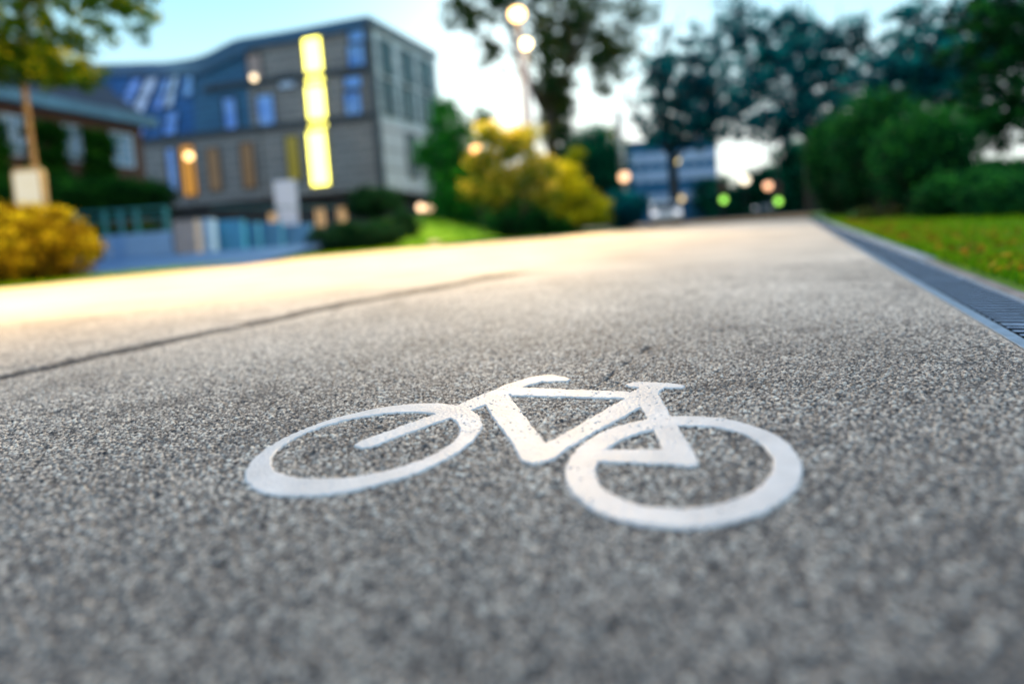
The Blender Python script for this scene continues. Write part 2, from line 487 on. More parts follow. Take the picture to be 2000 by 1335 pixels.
# ------------------------------------------------------------------ bicycle symbol
def build_symbol():
    polys = dict(
        fork=[(-0.2955, 0.9039), (-0.2875, 0.9224), (-0.1683, 1.037), (-0.1275, 1.0861), (-0.0333, 1.1997), (0.0268, 1.2465), (0.0694, 1.2523), (0.1026, 1.2214), (0.1133, 1.2016), (0.1048, 1.1875), (0.0457, 1.1991), (0.0124, 1.176), (-0.0175, 1.1349), (-0.08, 1.0625), (-0.1406, 1.0053), (-0.2605, 0.8909), (-0.2785, 0.89)],
        down=[(-0.0785, 1.0748), (-0.033, 1.1534), (-0.0221, 1.0942), (0.0278, 0.8685), (0.0443, 0.8148), (0.0342, 0.7853), (0.0109, 0.7789), (-0.0094, 0.7929), (-0.0175, 0.826), (-0.019, 0.846), (-0.0591, 0.9906)],
        seatt=[(0.0093, 0.8308), (0.0508, 0.8706), (0.1892, 1.028), (0.2328, 1.0728), (0.2748, 1.0556), (0.2156, 0.9803), (0.0747, 0.8366), (0.0423, 0.791), (0.0149, 0.7834)],
        top=[(-0.0389, 1.1814), (0.0063, 1.1622), (0.2015, 1.0875), (0.2475, 1.0691), (0.2164, 1.0247), (0.1923, 1.043), (-0.022, 1.1147)],
        post=[(0.2631, 1.1223), (0.3005, 1.1015), (0.2701, 1.0535), (0.2491, 1.0358), (0.2116, 1.0712)],
        saddle=[(0.219, 1.1301), (0.2347, 1.1412), (0.2603, 1.1422), (0.3275, 1.1092), (0.335, 1.0926), (0.3267, 1.0769), (0.2937, 1.0853), (0.2541, 1.0954), (0.2242, 1.1139)],
        stay=[(0.217, 1.0062), (0.2701, 1.0535), (0.259, 0.9196), (0.2487, 0.7963), (0.2454, 0.7518), (0.2385, 0.7363), (0.2235, 0.7324), (0.2039, 0.7506), (0.2055, 0.7948), (0.2147, 0.9317)],
        chain=[(0.1032, 0.8098), (0.2018, 0.7955), (0.2284, 0.7813), (0.224, 0.7339), (0.2015, 0.7427), (0.0971, 0.7709)])
    st = 0.0013
    xs = np.arange(-0.50, 0.44, st); ys = np.arange(0.54, 1.30, st)
    X, Y = np.meshgrid(xs, ys, indexing='ij')
    wx = X + (vnoise(X / 0.02, Y / 0.02, 101) - 0.5) * 0.0026 + (vnoise(X / 0.006, Y / 0.006, 103) - 0.5) * 0.0030
    wy = Y + (vnoise(X / 0.02, Y / 0.02, 102) - 0.5) * 0.0026 + (vnoise(X / 0.006, Y / 0.006, 104) - 0.5) * 0.0030

    def sd_poly(pts):
        d = np.full(X.shape, 1e9); ins = np.zeros(X.shape, bool); n = len(pts)
        for i in range(n):
            x0, y0 = pts[i]; x1, y1 = pts[(i + 1) % n]
            dx, dy = x1 - x0, y1 - y0
            t = np.clip(((wx - x0) * dx + (wy - y0) * dy) / (dx * dx + dy * dy), 0, 1)
            d = np.minimum(d, np.hypot(wx - x0 - t * dx, wy - y0 - t * dy))
            c = ((y0 > wy) != (y1 > wy)) & (wx < (x1 - x0) * (wy - y0) / (y1 - y0 + 1e-12) + x0)
            ins ^= c
        return np.where(ins, -d, d)
    sd = np.full(X.shape, 1e9)
    for p in polys.values(): sd = np.minimum(sd, sd_poly(p))
    def sd_ell(cx, cy, a, b, t):
        x = wx - cx; y = wy - cy
        u = (x * math.cos(t) + y * math.sin(t)); v = (-x * math.sin(t) + y * math.cos(t))
        l0 = np.hypot(u / a, v / b); l1 = np.hypot(u / a ** 2, v / b ** 2) + 1e-9
        return l0 * (l0 - 1) / l1
    for eo, ei in (((-0.2657, 0.9194, 0.2043, 0.1726, 0.7864), (-0.2717, 0.9197, 0.1569, 0.1381, 0.2741)),
                   ((0.2194, 0.7557, 0.1856, 0.1524, 0.8048), (0.2225, 0.7529, 0.1424, 0.1116, 0.754))):
        sd = np.minimum(sd, np.maximum(sd_ell(*eo), -sd_ell(*ei)))
    # little holes worn into the paint
    rs = np.random.default_rng(3)
    hole = np.full(X.shape, 1e9)
    for _ in range(330):
        hx = rs.uniform(-0.12, 0.34); hy = rs.uniform(0.86, 1.2) if rs.random() < 0.75 else rs.uniform(0.6, 1.1)
        hr = rs.uniform(0.0006, 0.0018)
        i0 = int((hx + 0.50) / st); j0 = int((hy - 0.54) / st)
        a, b_, c, d_ = max(0, i0 - 4), i0 + 5, max(0, j0 - 4), j0 + 5
        if i0 < 4 or j0 < 4: continue
        hole[a:b_, c:d_] = np.minimum(hole[a:b_, c:d_], np.hypot(X[a:b_, c:d_] - hx, Y[a:b_, c:d_] - hy) - hr)
    zs_, _ = stone_height(X, Y)
    prof = smooth(0.0009, -0.0016, sd)
    pin = np.clip((hole + 0.0004) / 0.0012, 0, 1)
    top = 0.0034 + 0.20 * (zs_ - zs_.mean()) + 0.0007 * (vnoise(X / 0.03, Y / 0.03, 110) - 0.5)
    Z = -0.0025 + (top + 0.0025) * prof
    Z -= 0.0030 * (1 - pin) * prof
    n0, n1 = X.shape
    idx = np.arange(n0 * n1).reshape(n0, n1)
    ok = sd < 0.0016
    fk = ok[:-1, :-1] & ok[1:, :-1] & ok[1:, 1:] & ok[:-1, 1:]
    f = np.stack([idx[:-1, :-1], idx[1:, :-1], idx[1:, 1:], idx[:-1, 1:]], -1)[fk]
    used = np.unique(f)
    remap = np.full(n0 * n1, -1); remap[used] = np.arange(len(used))
    V = np.stack([X, Y, Z], -1).reshape(-1, 3)[used]
    m, nt, b, out = newmat('marking_paint')
    N = nt.nodes
    a = N.new('ShaderNodeAttribute'); a.attribute_name = 'wear'
    rp = N.new('ShaderNodeValToRGB'); rp.color_ramp.elements[0].color = (0.80, 0.80, 0.82, 1); rp.color_ramp.elements[1].color = (0.16, 0.16, 0.17, 1)
    tc = N.new('ShaderNodeTexCoord'); no = N.new('ShaderNodeTexNoise'); no.inputs['Scale'].default_value = 14; no.inputs['Detail'].default_value = 8
    sock(nt, tc.outputs['Object'], no.inputs['Vector'])
    mr = N.new('ShaderNodeMapRange'); mr.inputs['From Min'].default_value = 0.25; mr.inputs['From Max'].default_value = 0.75; mr.inputs['To Min'].default_value = 0.80; mr.inputs['To Max'].default_value = 1.06
    sock(nt, no.outputs['Fac'], mr.inputs['Value'])
    mul = N.new('ShaderNodeVectorMath'); mul.operation = 'SCALE'
    sock(nt, a.outputs['Fac'], rp.inputs['Fac']); sock(nt, rp.outputs['Color'], mul.inputs[0]); sock(nt, mr.outputs[0], mul.inputs['Scale'])
    sock(nt, mul.outputs[0], b.inputs['Base Color']); b.inputs['Roughness'].default_value = 0.55
    n3 = N.new('ShaderNodeTexNoise'); n3.inputs['Scale'].default_value = 500
    sock(nt, tc.outputs['Object'], n3.inputs['Vector'])
    bp = N.new('ShaderNodeBump'); bp.inputs['Strength'].default_value = 0.25; bp.inputs['Distance'].default_value = 0.0006
    sock(nt, n3.outputs['Fac'], bp.inputs['Height']); sock(nt, bp.outputs['Normal'], b.inputs['Normal'])
    o = np_mesh('bicycle_marking', V, remap[f], m, smooth=True)
    wear = np.clip((1 - pin) * 1.0 + smooth(-0.0006, 0.0010, sd) * 0.7 + 0.06 * smooth(0.6, 0.9, vnoise(X / 0.004, Y / 0.004, 130)) + 0.06 * vnoise(X / 0.05, Y / 0.05, 131), 0, 1)
    attr(o, 'wear', wear.reshape(-1)[used], 'POINT')
    tag(o, 'thick white painted bicycle symbol with two ring wheels on the grey asphalt', 'road marking')


build_symbol()

# ------------------------------------------------------------------ grounds
grassm = pm('grass_ground', (0.04, 0.14, 0.006), 0.5, 3.0, 0.9, 0.8, 40, col2=(0.13, 0.32, 0.010))
soil = pm('far_ground', (0.03, 0.06, 0.02), 0.4, 0.6, 0.95)
MB().poly([(-900, -300, -0.16), (900, -300, -0.16), (900, 1500, -0.16), (-900, 1500, -0.16)]).build('ground', soil)
bpy.data.objects['ground']['kind'] = 'structure'
bluepave = brickmat('blue_paving', (0.006, 0.085, 0.34), (0.010, 0.11, 0.40), (0.005, 0.06, 0.22), 0.6, 0.4)
o = MB().grid([[(x, y, z_) for x in (-60, -30, -15, -6.0)] for y, z_ in ((8.0, -0.04), (11.5, -0.035), (13.5, 0.06), (18, 0.36), (24, 0.45))]).build('plaza', bluepave); o['kind'] = 'structure'
# verge between path and plaza (left), slightly sloped
rows = [[], []]
for (ex, ey) in PATH_EDGE[:9]:
    rows[0].append((ex + 0.15, ey - 0.1, -0.012)); rows[1].append((ex - 2.2, ey + 0.9, -0.03))
o = MB().grid(rows).build('verge', grassm); o['kind'] = 'structure'
# far road where the cars stand, with a leafy strip before it
o = MB().poly([(7, 27.5, -0.10), (60, 24, -0.10), (60, 90, -0.10), (4, 90, -0.10)]).build('road', pm('road_asphalt', (0.05, 0.055, 0.06), 0.2, 2, 0.8)); o['kind'] = 'structure'
o = MB().poly([(3.6, 19.0, -0.03), (5.0, 19.6, -0.03), (6.8, 19.2, -0.03), (9.4, 16.2, -0.03), (17, 29, -0.03), (8, 34, -0.03)]).build('leafy_strip', pm('leaf_litter', (0.16, 0.075, 0.02), 0.5, 3, 0.9, 0.4, col2=(0.30, 0.15, 0.03))); o['kind'] = 'structure'

# lawn mound on the left of the far path
def mound_h(x, y):
    a = math.exp(-(((x + 4.6) / 3.4) ** 2)) if x > -4.6 else math.exp(-(((x + 4.6) / 2.2) ** 4))
    b = float(smooth(17.6, 24.5, np.float64(y)))
    return -0.04 + 1.28 * a * b
rows = []
for yy in np.linspace(16.5, 34, 22):
    rows.append([(xx, yy, mound_h(xx, yy) + 0.05 * math.sin(xx * 3 + yy * 2) * (1 if yy > 19 else 0)) for xx in np.linspace(-8.0, 4.6, 30)])
lawnm = pm('lawn_grass', (0.035, 0.16, 0.008), 0.5, 1.2, 0.9, 0.8, 30, col2=(0.11, 0.28, 0.012))
o = MB().grid(rows).build('lawn', lawnm, smooth=True); o['kind'] = 'structure'
# raised terrace in front of the modern building
o = MB().box((-22, 34, 0.45), (26, 20, 1.0)).build('terrace', M['concrete']); o['kind'] = 'structure'

# grass bank right of the drain
def bank_pt(t, s):
    y = -4 + 30 * t
    x0 = right_edge(y) + 0.305
    return x0 + s, y - s * 0.35
rows = []
for t in np.linspace(0, 1, 60):
    r_ = []
    for s in (0, 0.15, 0.5, 1, 2, 3.5, 6, 12, 30):
        x_, y_ = bank_pt(t, s)
        r_.append((x_, y_, -0.004 + 0.02 * min(1, s) + 0.015 * math.sin(x_ * 4.1 + y_ * 2.3)* min(1, s)))
    rows.append(r_)
o = MB().grid(rows).build('grass_bank', grassm, smooth=True); o['kind'] = 'structure'


def blades(name, pts, hgt, wid, mat, label=None):
    n = len(pts)
    an = rng.uniform(0, 2 * math.pi, n); hh = hgt * rng.uniform(0.5, 1.3, n); ww = wid * rng.uniform(0.7, 1.3, n)
    lean = rng.normal(0, 0.45, (n, 2)) * hh[:, None]
    dx = np.cos(an) * ww / 2; dy = np.sin(an) * ww / 2
    a = pts + np.stack([dx, dy, np.zeros(n)], 1); b = pts - np.stack([dx, dy, np.zeros(n)], 1)
    m1 = pts + np.stack([lean[:, 0] * .4 + dx * .7, lean[:, 1] * .4 + dy * .7, hh * .6], 1)
    m2 = pts + np.stack([lean[:, 0] * .4 - dx * .7, lean[:, 1] * .4 - dy * .7, hh * .6], 1)
    c = pts + np.stack([lean[:, 0], lean[:, 1], hh], 1)
    V = np.stack([a, b, m1, m2, c], 1).reshape(-1, 3)
    k = np.arange(n)[:, None] * 5
    F = np.concatenate([k + np.array([[0, 1, 3]]), k + np.array([[0, 3, 2]]), k + np.array([[2, 3, 4]])])
    o = np_mesh(name, V, F, mat)
    tint = rng.random(n); attr(o, 'tint', np.concatenate([tint] * 3), 'FACE')
    o['kind'] = 'stuff'
    if label: o['label'] = label; o['category'] = 'grass'
    return o


gm = leafmat('grass_blades', (0.03, 0.12, 0.004), (0.13, 0.40, 0.006), (0.42, 0.55, 0.012), 0.4)
n = 90000
y = -1 + 15 * rng.random(n) ** 1.4; s = 5.0 * rng.random(n) ** 1.6
x = right_edge(y) + 0.335 + s; y2 = y - s * 0.35
z = 0.008 + 0.02 * np.minimum(1, s) + 0.015 * np.sin(x * 4.1 + y2 * 2.3) * np.minimum(1, s)
blades('grass', np.stack([x, y2, z - 0.004], 1), 0.055, 0.006, gm, 'short green grass on the bank right of the drain')
n = 26000
k = rng.integers(0, 8, n); t = rng.random(n); E_ = np.array(PATH_EDGE)
ex = E_[k, 0] * (1 - t) + E_[k + 1, 0] * t; ey = E_[k, 1] * (1 - t) + E_[k + 1, 1] * t
s = rng.random(n) ** 1.5 * 2.0
blades('grass', np.stack([ex - s, ey + s * 0.4, np.full(n, -0.03)], 1), 0.10, 0.014, gm, 'rough grass along the left edge of the path')
n = 30000
x = rng.uniform(-7.5, 3.5, n); yb = rng.uniform(17.6, 28, n)
z = np.array([mound_h(a, b) for a, b in zip(x, yb)])
E2 = [(a, b) for a, b in PATH_EDGE]
okm = yb > np.interp(x, [e[0] for e in PATH_EDGE], [e[1] for e in PATH_EDGE]) + 0.1
gm2 = leafmat('lawn_blades', (0.02, 0.12, 0.004), (0.06, 0.26, 0.008), (0.22, 0.42, 0.012), 0.4)
blades('grass', np.stack([x, yb, z], 1)[okm], 0.09, 0.02, gm2, 'mown bright green lawn on the slope beyond the path')


def foliage(name, blobs, size, mat, parent, fill=0.55):
    """blobs: (centre, radii, clusters, leaves per cluster, cluster radius)"""
    P = []; T = []
    for c, r, nc, nl, cr in blobs:
        d = rng.normal(size=(nc, 3)); d /= np.linalg.norm(d, axis=1)[:, None]
        q = rng.random(nc)[:, None] ** fill
        cc = np.array(c) + d * q * np.array(r)
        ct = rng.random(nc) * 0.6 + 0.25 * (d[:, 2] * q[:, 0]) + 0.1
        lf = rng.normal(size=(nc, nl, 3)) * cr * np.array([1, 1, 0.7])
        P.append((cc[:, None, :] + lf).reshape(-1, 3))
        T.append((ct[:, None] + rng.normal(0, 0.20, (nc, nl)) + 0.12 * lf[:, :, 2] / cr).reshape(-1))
    P = np.concatenate(P); T = np.clip(np.concatenate(T), 0, 1); n = len(P)
    a = rng.normal(size=(n, 3)); a /= np.linalg.norm(a, axis=1)[:, None]
    b = rng.normal(size=(n, 3)); b -= a * (a * b).sum(1)[:, None]; b /= np.linalg.norm(b, axis=1)[:, None]
    s = size * rng.uniform(0.6, 1.35, n)[:, None]
    V = np.stack([P - a * s * .5, P + b * s * .28 + a * s * .05, P + a * s * .55, P - b * s * .28 + a * s * .05], 1).reshape(-1, 3)
    F = np.arange(n * 4).reshape(-1, 4)
    o = np_mesh(name, V, F, mat, parent)
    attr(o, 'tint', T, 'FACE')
    return o


def limb(mb, p, d, L, r, depth, spread=0.6):
    p = Vector(p); d = Vector(d).normalized(); pts = [p.copy()]; rad = [r]
    for i in range(4):
        d = (d + Vector(rng.normal(0, 0.13, 3)) + Vector((0, 0, 0.04))).normalized()
        p = p + d * L / 4; pts.append(p.copy()); rad.append(r * (1 - 0.14 * (i + 1)))
    mb.tube(pts, rad, 7 if r > 0.03 else 5)
    ends = [pts[-1]]
    if depth > 0:
        for k in range(3):
            q = Vector(rng.normal(0, spread, 3)); q.z = abs(q.z) * 0.5
            st = pts[2 + min(2, k)]
            ends += limb(mb, st, d + q, L * 0.68, r * 0.5, depth - 1, spread)
    return ends


def tree(name, basep, h_trunk, r, blobs, size, lm, bark, label, cat='tree', group=None, depth=2, L=None, lean=(0, 0), low=0.8, lr=0.5):
    b = Vector(basep)
    t = thing(name, b, label, cat, group)
    mb = MB()
    top = b + Vector((lean[0], lean[1], h_trunk))
    mb.tube([b + Vector((0, 0, -0.1)), b + Vector((0, 0, 0.15)), b.lerp(top, 0.35) + Vector((0.02, 0, 0)), b.lerp(top, 0.7), top], [r * 1.5, r * 1.12, r, r * 0.92, r * 0.8], 12)
    L = L or h_trunk * 0.5
    for k in range(5):
        a = k * 1.256 + 0.4
        limb(mb, b.lerp(top, low + (1 - low) * 0.25 * k), (math.cos(a) * 0.8, math.sin(a) * 0.8, 0.9), L, r * lr, depth)
    limb(mb, top, (0, 0, 1), L * 1.3, r * 0.75, depth)
    mb.build('trunk', bark, t, smooth=True)
    foliage('crown', blobs, size, lm, t)
    return t


def shrub(name, basep, blobs, size, lm, label, group=None, cat='bush', stem_h=0.6):
    t = thing(name, basep, label, cat, group)
    mb = MB(); b = Vector(basep)
    for k in range(6):
        a = k * 1.05
        limb(mb, b, (math.cos(a) * 0.7, math.sin(a) * 0.7, 1), stem_h, 0.03 * max(1, stem_h), 1)
    mb.build('stem', M['bark'], t)
    foliage('foliage', blobs, size, lm, t)
    return t


L_olive = leafmat('leaves_olive', (0.008, 0.05, 0.003), (0.06, 0.15, 0.006), (0.55, 0.55, 0.015), 0.4)
L_gold = leafmat('leaves_gold', (0.03, 0.022, 0.003), (0.27, 0.19, 0.006), (0.74, 0.72, 0.03), 0.35)
L_dark = leafmat('leaves_dark', (0.001, 0.025, 0.020), (0.002, 0.10, 0.065), (0.010, 0.34, 0.15), 0.5)
L_teal = leafmat('leaves_teal', (0.001, 0.030, 0.050), (0.002, 0.12, 0.17), (0.02, 0.55, 0.50), 0.5)
L_green = leafmat('leaves_green', (0.003, 0.06, 0.015), (0.012, 0.20, 0.030), (0.07, 0.45, 0.03), 0.35)
L_yellow = leafmat('leaves_yellow', (0.06, 0.16, 0.008), (0.52, 0.52, 0.012), (0.95, 0.88, 0.03), 0.35)
L_amber = leafmat('leaves_amber', (0.012, 0.09, 0.012), (0.26, 0.30, 0.02), (0.85, 0.68, 0.12), 0.35)
L_brown = leafmat('leaves_brownish', (0.006, 0.04, 0.018), (0.035, 0.10, 0.03), (0.26, 0.22, 0.05), 0.35)
L_hedge = leafmat('leaves_hedge', (0.001, 0.016, 0.008), (0.003, 0.075, 0.026), (0.05, 0.32, 0.035), 0.35)

# golden bush at the left edge
bp = at(70, 548, 10.7)
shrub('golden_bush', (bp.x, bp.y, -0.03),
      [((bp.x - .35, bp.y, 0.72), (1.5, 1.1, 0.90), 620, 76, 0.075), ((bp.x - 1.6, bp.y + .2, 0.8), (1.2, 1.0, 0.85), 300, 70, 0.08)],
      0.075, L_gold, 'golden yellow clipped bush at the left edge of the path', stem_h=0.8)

# small tree behind it
tp = at(92, 520, 12.6)
c0 = at(70, 20, 12.6)
tree('young_tree', (tp.x, tp.y, 0), 4.9, 0.065,
     [((c0.x, 12.6, c0.z + .4), (2.5, 2.2, 1.9), 150, 44, 0.095), ((c0.x + 2.1, 12.4, c0.z - .1), (1.05, .9, .6), 40, 44, 0.09),
      ((at(150, 150, 12.6).x, 12.5, at(150, 150, 12.6).z), (.85, .7, .42), 32, 40, 0.09), ((at(60, 130, 12.6).x, 12.5, at(60, 130, 12.6).z), (.95, .8, .45), 36, 40, 0.09), ((at(90, 60, 12.6).x, 12.5, at(90, 60, 12.6).z), (1.5, 1.0, .8), 44, 40, 0.09), ((c0.x - 1.2, 12.6, c0.z - 0.9), (1.3, 1.2, .7), 46, 95, 0.15)],
     0.115, L_olive, M['bark_warm'], 'young tree with a slim orange-lit trunk and olive leaves behind the golden bush', lean=(-0.03, 0), L=1.3, low=0.93, lr=0.32)

# ------------------------------------------------------------------ info board
def info_board():
    p = at(58, 360, 12.0)
    t = thing('info_board', (p.x, p.y, -0.03), 'pale information board in a rounded tan frame behind the golden bush', 'sign')
    ax = (Vector((1, 0, 0)), Vector((0, 1, 0)), Vector((0, 0, 1)))
    def rr(w_, h_, r_):
        out = []
        for cx, cy, a0 in ((w_ / 2 - r_, h_ / 2 - r_, 0), (-w_ / 2 + r_, h_ / 2 - r_, 90), (-w_ / 2 + r_, -h_ / 2 + r_, 180), (w_ / 2 - r_, -h_ / 2 + r_, 270)):
            for k in range(7): a = R(a0 + 15 * k); out.append((cx + r_ * math.cos(a), cy + r_ * math.sin(a)))
        return out
    MB().prism(rr(0.66, 0.92, 0.15), (p.x, p.y, p.z - 0.1), ax[0], ax[2], ax[1], 0.12).build('frame', pm('board_frame', (0.22, 0.19, 0.12), 0.15, 5, 0.5), t)
    MB().prism(rr(0.54, 0.78, 0.06), (p.x, p.y - 0.07, p.z - 0.12), ax[0], ax[2], ax[1], 0.02).build('panel', pm('board_panel', (0.46, 0.56, 0.70), 0.08, 3, 0.6), t)
    for s_ in (-0.24, 0.24):
        MB().box((p.x + s_, p.y, (p.z - 0.5) / 2), (0.07, 0.07, p.z - 0.5 + 0.1)).build('post', M['pole'], t)
info_board()

# ------------------------------------------------------------------ modern building
mb_root = None
def modern_building():
    A = Vector((-7.35, 32.0, 0)); dl = Vector((-0.9864, 0.1645, 0)); nf = Vector((-0.1645, -0.9864, 0))
    up = Vector((0, 0, 1))
    t = thing('office_building', (A.x, A.y, 0.95), 'modern slate-blue building with a wave-shaped roofline and a bright yellow window strip', 'building')
    TU = [(0, 13.14), (2, 13.07), (4, 12.98), (5, 12.95), (6, 12.93), (7, 12.92), (7.5, 12.92), (8, 12.91), (8.5, 12.87), (9, 12.73), (9.5, 12.58), (10, 12.4), (10.5, 12.3), (11, 12.27), (12, 12.36), (13, 12.62), (14, 12.92), (15, 13.23), (16, 13.5), (18, 13.79), (20, 14.02), (22, 14.3), (25, 14.72), (30, 15.45)]
    def T(u): return float(np.interp(u, [a for a, _ in TU], [b for _, b in TU]))
    def kset(u): return 0.6 * float(smooth(10.0, 17.0, np.float64(u)))
    def S(u, z, off=0.0):
        zz = max(0.0, z - 7.6)
        return A + dl * u + up * z - nf * (kset(u) * zz) + nf * off
    wallm = brickmat('facade_cladding', (0.21, 0.21, 0.225), (0.28, 0.275, 0.28), (0.11, 0.12, 0.14), 1.2, 0.45)
    roofm = brickmat('slate_cladding', (0.002, 0.085, 0.30), (0.004, 0.12, 0.38), (0.002, 0.04, 0.13), 0.8, 0.5)
    bluem = brickmat('blue_cladding', (0.02, 0.11, 0.24), (0.03, 0.14, 0.28), (0.015, 0.07, 0.16), 1.2, 0.45)
    def patch(mb, u0, u1, z0, z1, off, nu=12, nz=6):
        rows = []
        for j in range(nz + 1):
            rows.append([S(u0 + (u1 - u0) * i / nu, (z0 + ((min(z1, 99) if z1 < 90 else T(u0 + (u1 - u0) * i / nu)) - z0) * j / nz), off) for i in range(nu + 1)])
        mb.grid(rows)
    m = MB(); patch(m, 0, 8.0, 3.4, 99, 0); patch(m, 8.0, 30, 3.4, 7.6, 0, 10, 2); m.build('wall', wallm, t)
    m = MB(); patch(m, 8.0, 12.0, 7.6, 99, 0); m.build('wall', bluem, t)
    m = MB(); patch(m, 12.0, 30, 7.6, 99, 0, 24, 6); m.build('roof_slope', roofm, t)
    # flat top and eaves coping
    m = MB(); m.grid([[S(u, T(u)) for u in np.linspace(0, 30, 31)], [S(u, T(u)) - nf * 12 for u in np.linspace(0, 30, 31)]]); m.build('roof', roofm, t)
    m = MB()
    us = np.linspace(-0.15, 30, 60)
    h_ = [0.55 if u < 8 else 0.9 for u in us]
    m.grid([[S(max(u, 0), T(max(u, 0)) - hh, 0.22) + dl * min(u, 0) for u, hh in zip(us, h_)], [S(max(u, 0), T(max(u, 0)) + 0.12, 0.22) + dl * min(u, 0) for u in us], [S(max(u, 0), T(max(u, 0)) + 0.12, -0.4) + dl * min(u, 0) for u in us]])
    m.build('eaves', pm('eaves_blue', (0.012, 0.085, 0.19), 0.15, 1, 0.5), t)
    for z_ in (7.45, 10.2):
        m = MB(); u1 = 30 if z_ < 8 else 11
        m.grid([[S(u, z_, 0.02) for u in np.linspace(0, u1, 30)], [S(u, z_, 0.16) for u in np.linspace(0, u1, 30)], [S(u, z_ + 0.35, 0.16) for u in np.linspace(0, u1, 30)], [S(u, z_ + 0.35, 0.02) for u in np.linspace(0, u1, 30)]])
        m.build('string_course', pm('string_course', (0.015, 0.03, 0.05), 0.2, 2, 0.6), t)
    # soffit under the overhang and recessed base
    m = MB(); m.grid([[S(u, 3.4) for u in (0, 30)], [S(u, 3.4) - nf * 3 for u in (0, 30)]]); m.build('soffit', wallm, t)
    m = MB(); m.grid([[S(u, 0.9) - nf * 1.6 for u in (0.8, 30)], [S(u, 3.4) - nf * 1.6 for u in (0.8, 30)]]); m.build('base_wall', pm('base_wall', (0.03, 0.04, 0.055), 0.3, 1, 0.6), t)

    frm = pm('window_frame_dark', (0.01, 0.02, 0.03), 0.2, 3, 0.5)
    bluegl = pm('blue_glass', (0.02, 0.20, 0.80), 0.35, 0.7, 0.12, spec=0.8, col2=(0.25, 0.50, 1.0))  # blue sky reflection painted into the pane colour
    palegl = pm('pale_glass', (0.48, 0.60, 0.90), 0.2, 0.8, 0.15, spec=0.8)
    amber = pm('amber_glass', (0.10, 0.05, 0.01), 0.3, 1.2, 0.3, emit=(1.0, 0.42, 0.02), estr=0.62)
    brown = pm('brown_glass', (0.08, 0.06, 0.04), 0.3, 1.2, 0.3, emit=(0.8, 0.42, 0.12), estr=0.12)
    olive = pm('olive_glass', (0.08, 0.08, 0.02), 0.3, 1.2, 0.3, emit=(0.75, 0.65, 0.08), estr=0.22)
    lit = emitmat('lit_yellow', (1.0, 0.90, 0.10), 5.5)

    def u_of(px, py):
        # where the sight line meets the facade plane
        x, f, uu = ray(px, py)
        # A + dl*u + up*z = s*(x,f,uu)+cam
        det = dl.x * (-f) - (-x) * dl.y
        bx, by = -A.x, -A.y
        u = (bx * (-f) - (-x) * by) / det
        s_ = (A.x + dl.x * u) / x
        return u, CAMH + s_ * uu

    def win(px0, py0, px1, py1, mat, off=0.04, mull=0, trans=0, label=None, dz=0, bulge=0.0):
        ua, za = u_of(px0, (py0 + py1) / 2); ub, zb = u_of(px1, (py0 + py1) / 2)
        _, zt = u_of((px0 + px1) / 2, py0); _, zl = u_of((px0 + px1) / 2, py1)
        u0, u1 = sorted((ua, ub)); z0, z1 = zl + dz, zt + dz
        win_uz(u0, u1, z0, z1, mat, off, mull, trans, label)

    def win_uz(u0, u1, z0, z1, mat, off=0.04, mull=0, trans=0, label=None):
        m = MB(); fw = 0.09
        def bar(a, b, c, d):
            pts0 = [S(a, c, off), S(b, c, off), S(b, d, off), S(a, d, off)]
            pts1 = [S(a, c, off + .07), S(b, c, off + .07), S(b, d, off + .07), S(a, d, off + .07)]
            n_ = len(m.v); m.v += [tuple(p) for p in pts0 + pts1]
            for q in ((0, 1, 2, 3), (4, 7, 6, 5), (0, 4, 5, 1), (1, 5, 6, 2), (2, 6, 7, 3), (3, 7, 4, 0)): m.f.append(tuple(n_ + i for i in q))
        bar(u0 - fw, u1 + fw, z0 - fw, z0); bar(u0 - fw, u1 + fw, z1, z1 + fw); bar(u0 - fw, u0, z0, z1); bar(u1, u1 + fw, z0, z1)
        for i in range(mull): q = u0 + (u1 - u0) * (i + 1) / (mull + 1); bar(q - .03, q + .03, z0, z1)
        for i in range(trans): q = z0 + (z1 - z0) * (i + 1) / (trans + 1); bar(u0, u1, q - .04, q + .04)
        f_ = m.build('window', frm, t)
        if label: f_['label'] = label
        m = MB(); patch(m, u0, u1, z0, z1, off + 0.015, 3, 4); m.build('pane', mat, f_)

    # bright stair strip
    win(596, 70, 629, 162, lit, label='brightly lit yellow window')
    win(602, 168, 636, 250, lit, label='brightly lit yellow window')
    win(606, 257, 640, 362, lit, label='brightly lit yellow window')
    # blue windows beside the corner
    win(682, 58, 712, 82, bluegl); win(682, 88, 712, 140, bluegl, mull=1)
    win(674, 150, 706, 172, bluegl); win(676, 180, 706, 235, bluegl, mull=1)
    # middle part
    win(486, 108, 512, 168, pm('pinkish_glass', (0.35, 0.25, 0.24), 0.3, 1, 0.2)); win(546, 146, 576, 172, palegl)
    win(505, 186, 536, 248, bluegl); win(440, 192, 462, 258, bluegl)
    # skylights in the slope (given along the facade, in metres)
    for (u0, u1, z0, z1, mt) in ((22.8, 23.7, 9.7, 12.3, palegl), (20.6, 21.5, 7.95, 9.2, bluegl), (17.3, 17.9, 7.95, 9.4, palegl), (11.0, 11.9, 10.3, 12.0 - .5, bluegl), (12.9, 13.7, 9.9, 12.1, palegl), (14.0, 14.8, 9.9, 12.2, bluegl), (15.6, 16.5, 9.8, 12.6, palegl), (16.9, 17.7, 9.8, 12.7, bluegl), (19.2, 20.1, 9.7, 12.2, bluegl), (20.9, 21.7, 9.7, 12.2, bluegl),
                                 (12.3, 13.2, 7.95, 9.4, bluegl), (14.8, 15.8, 7.95, 9.5, bluegl), (16.1, 16.8, 7.95, 9.5, bluegl), (18.3, 19.2, 7.95, 9.2, bluegl)):
        win_uz(u0 + 1.05, u1 + 1.05, z0, z1, mt, trans=1)
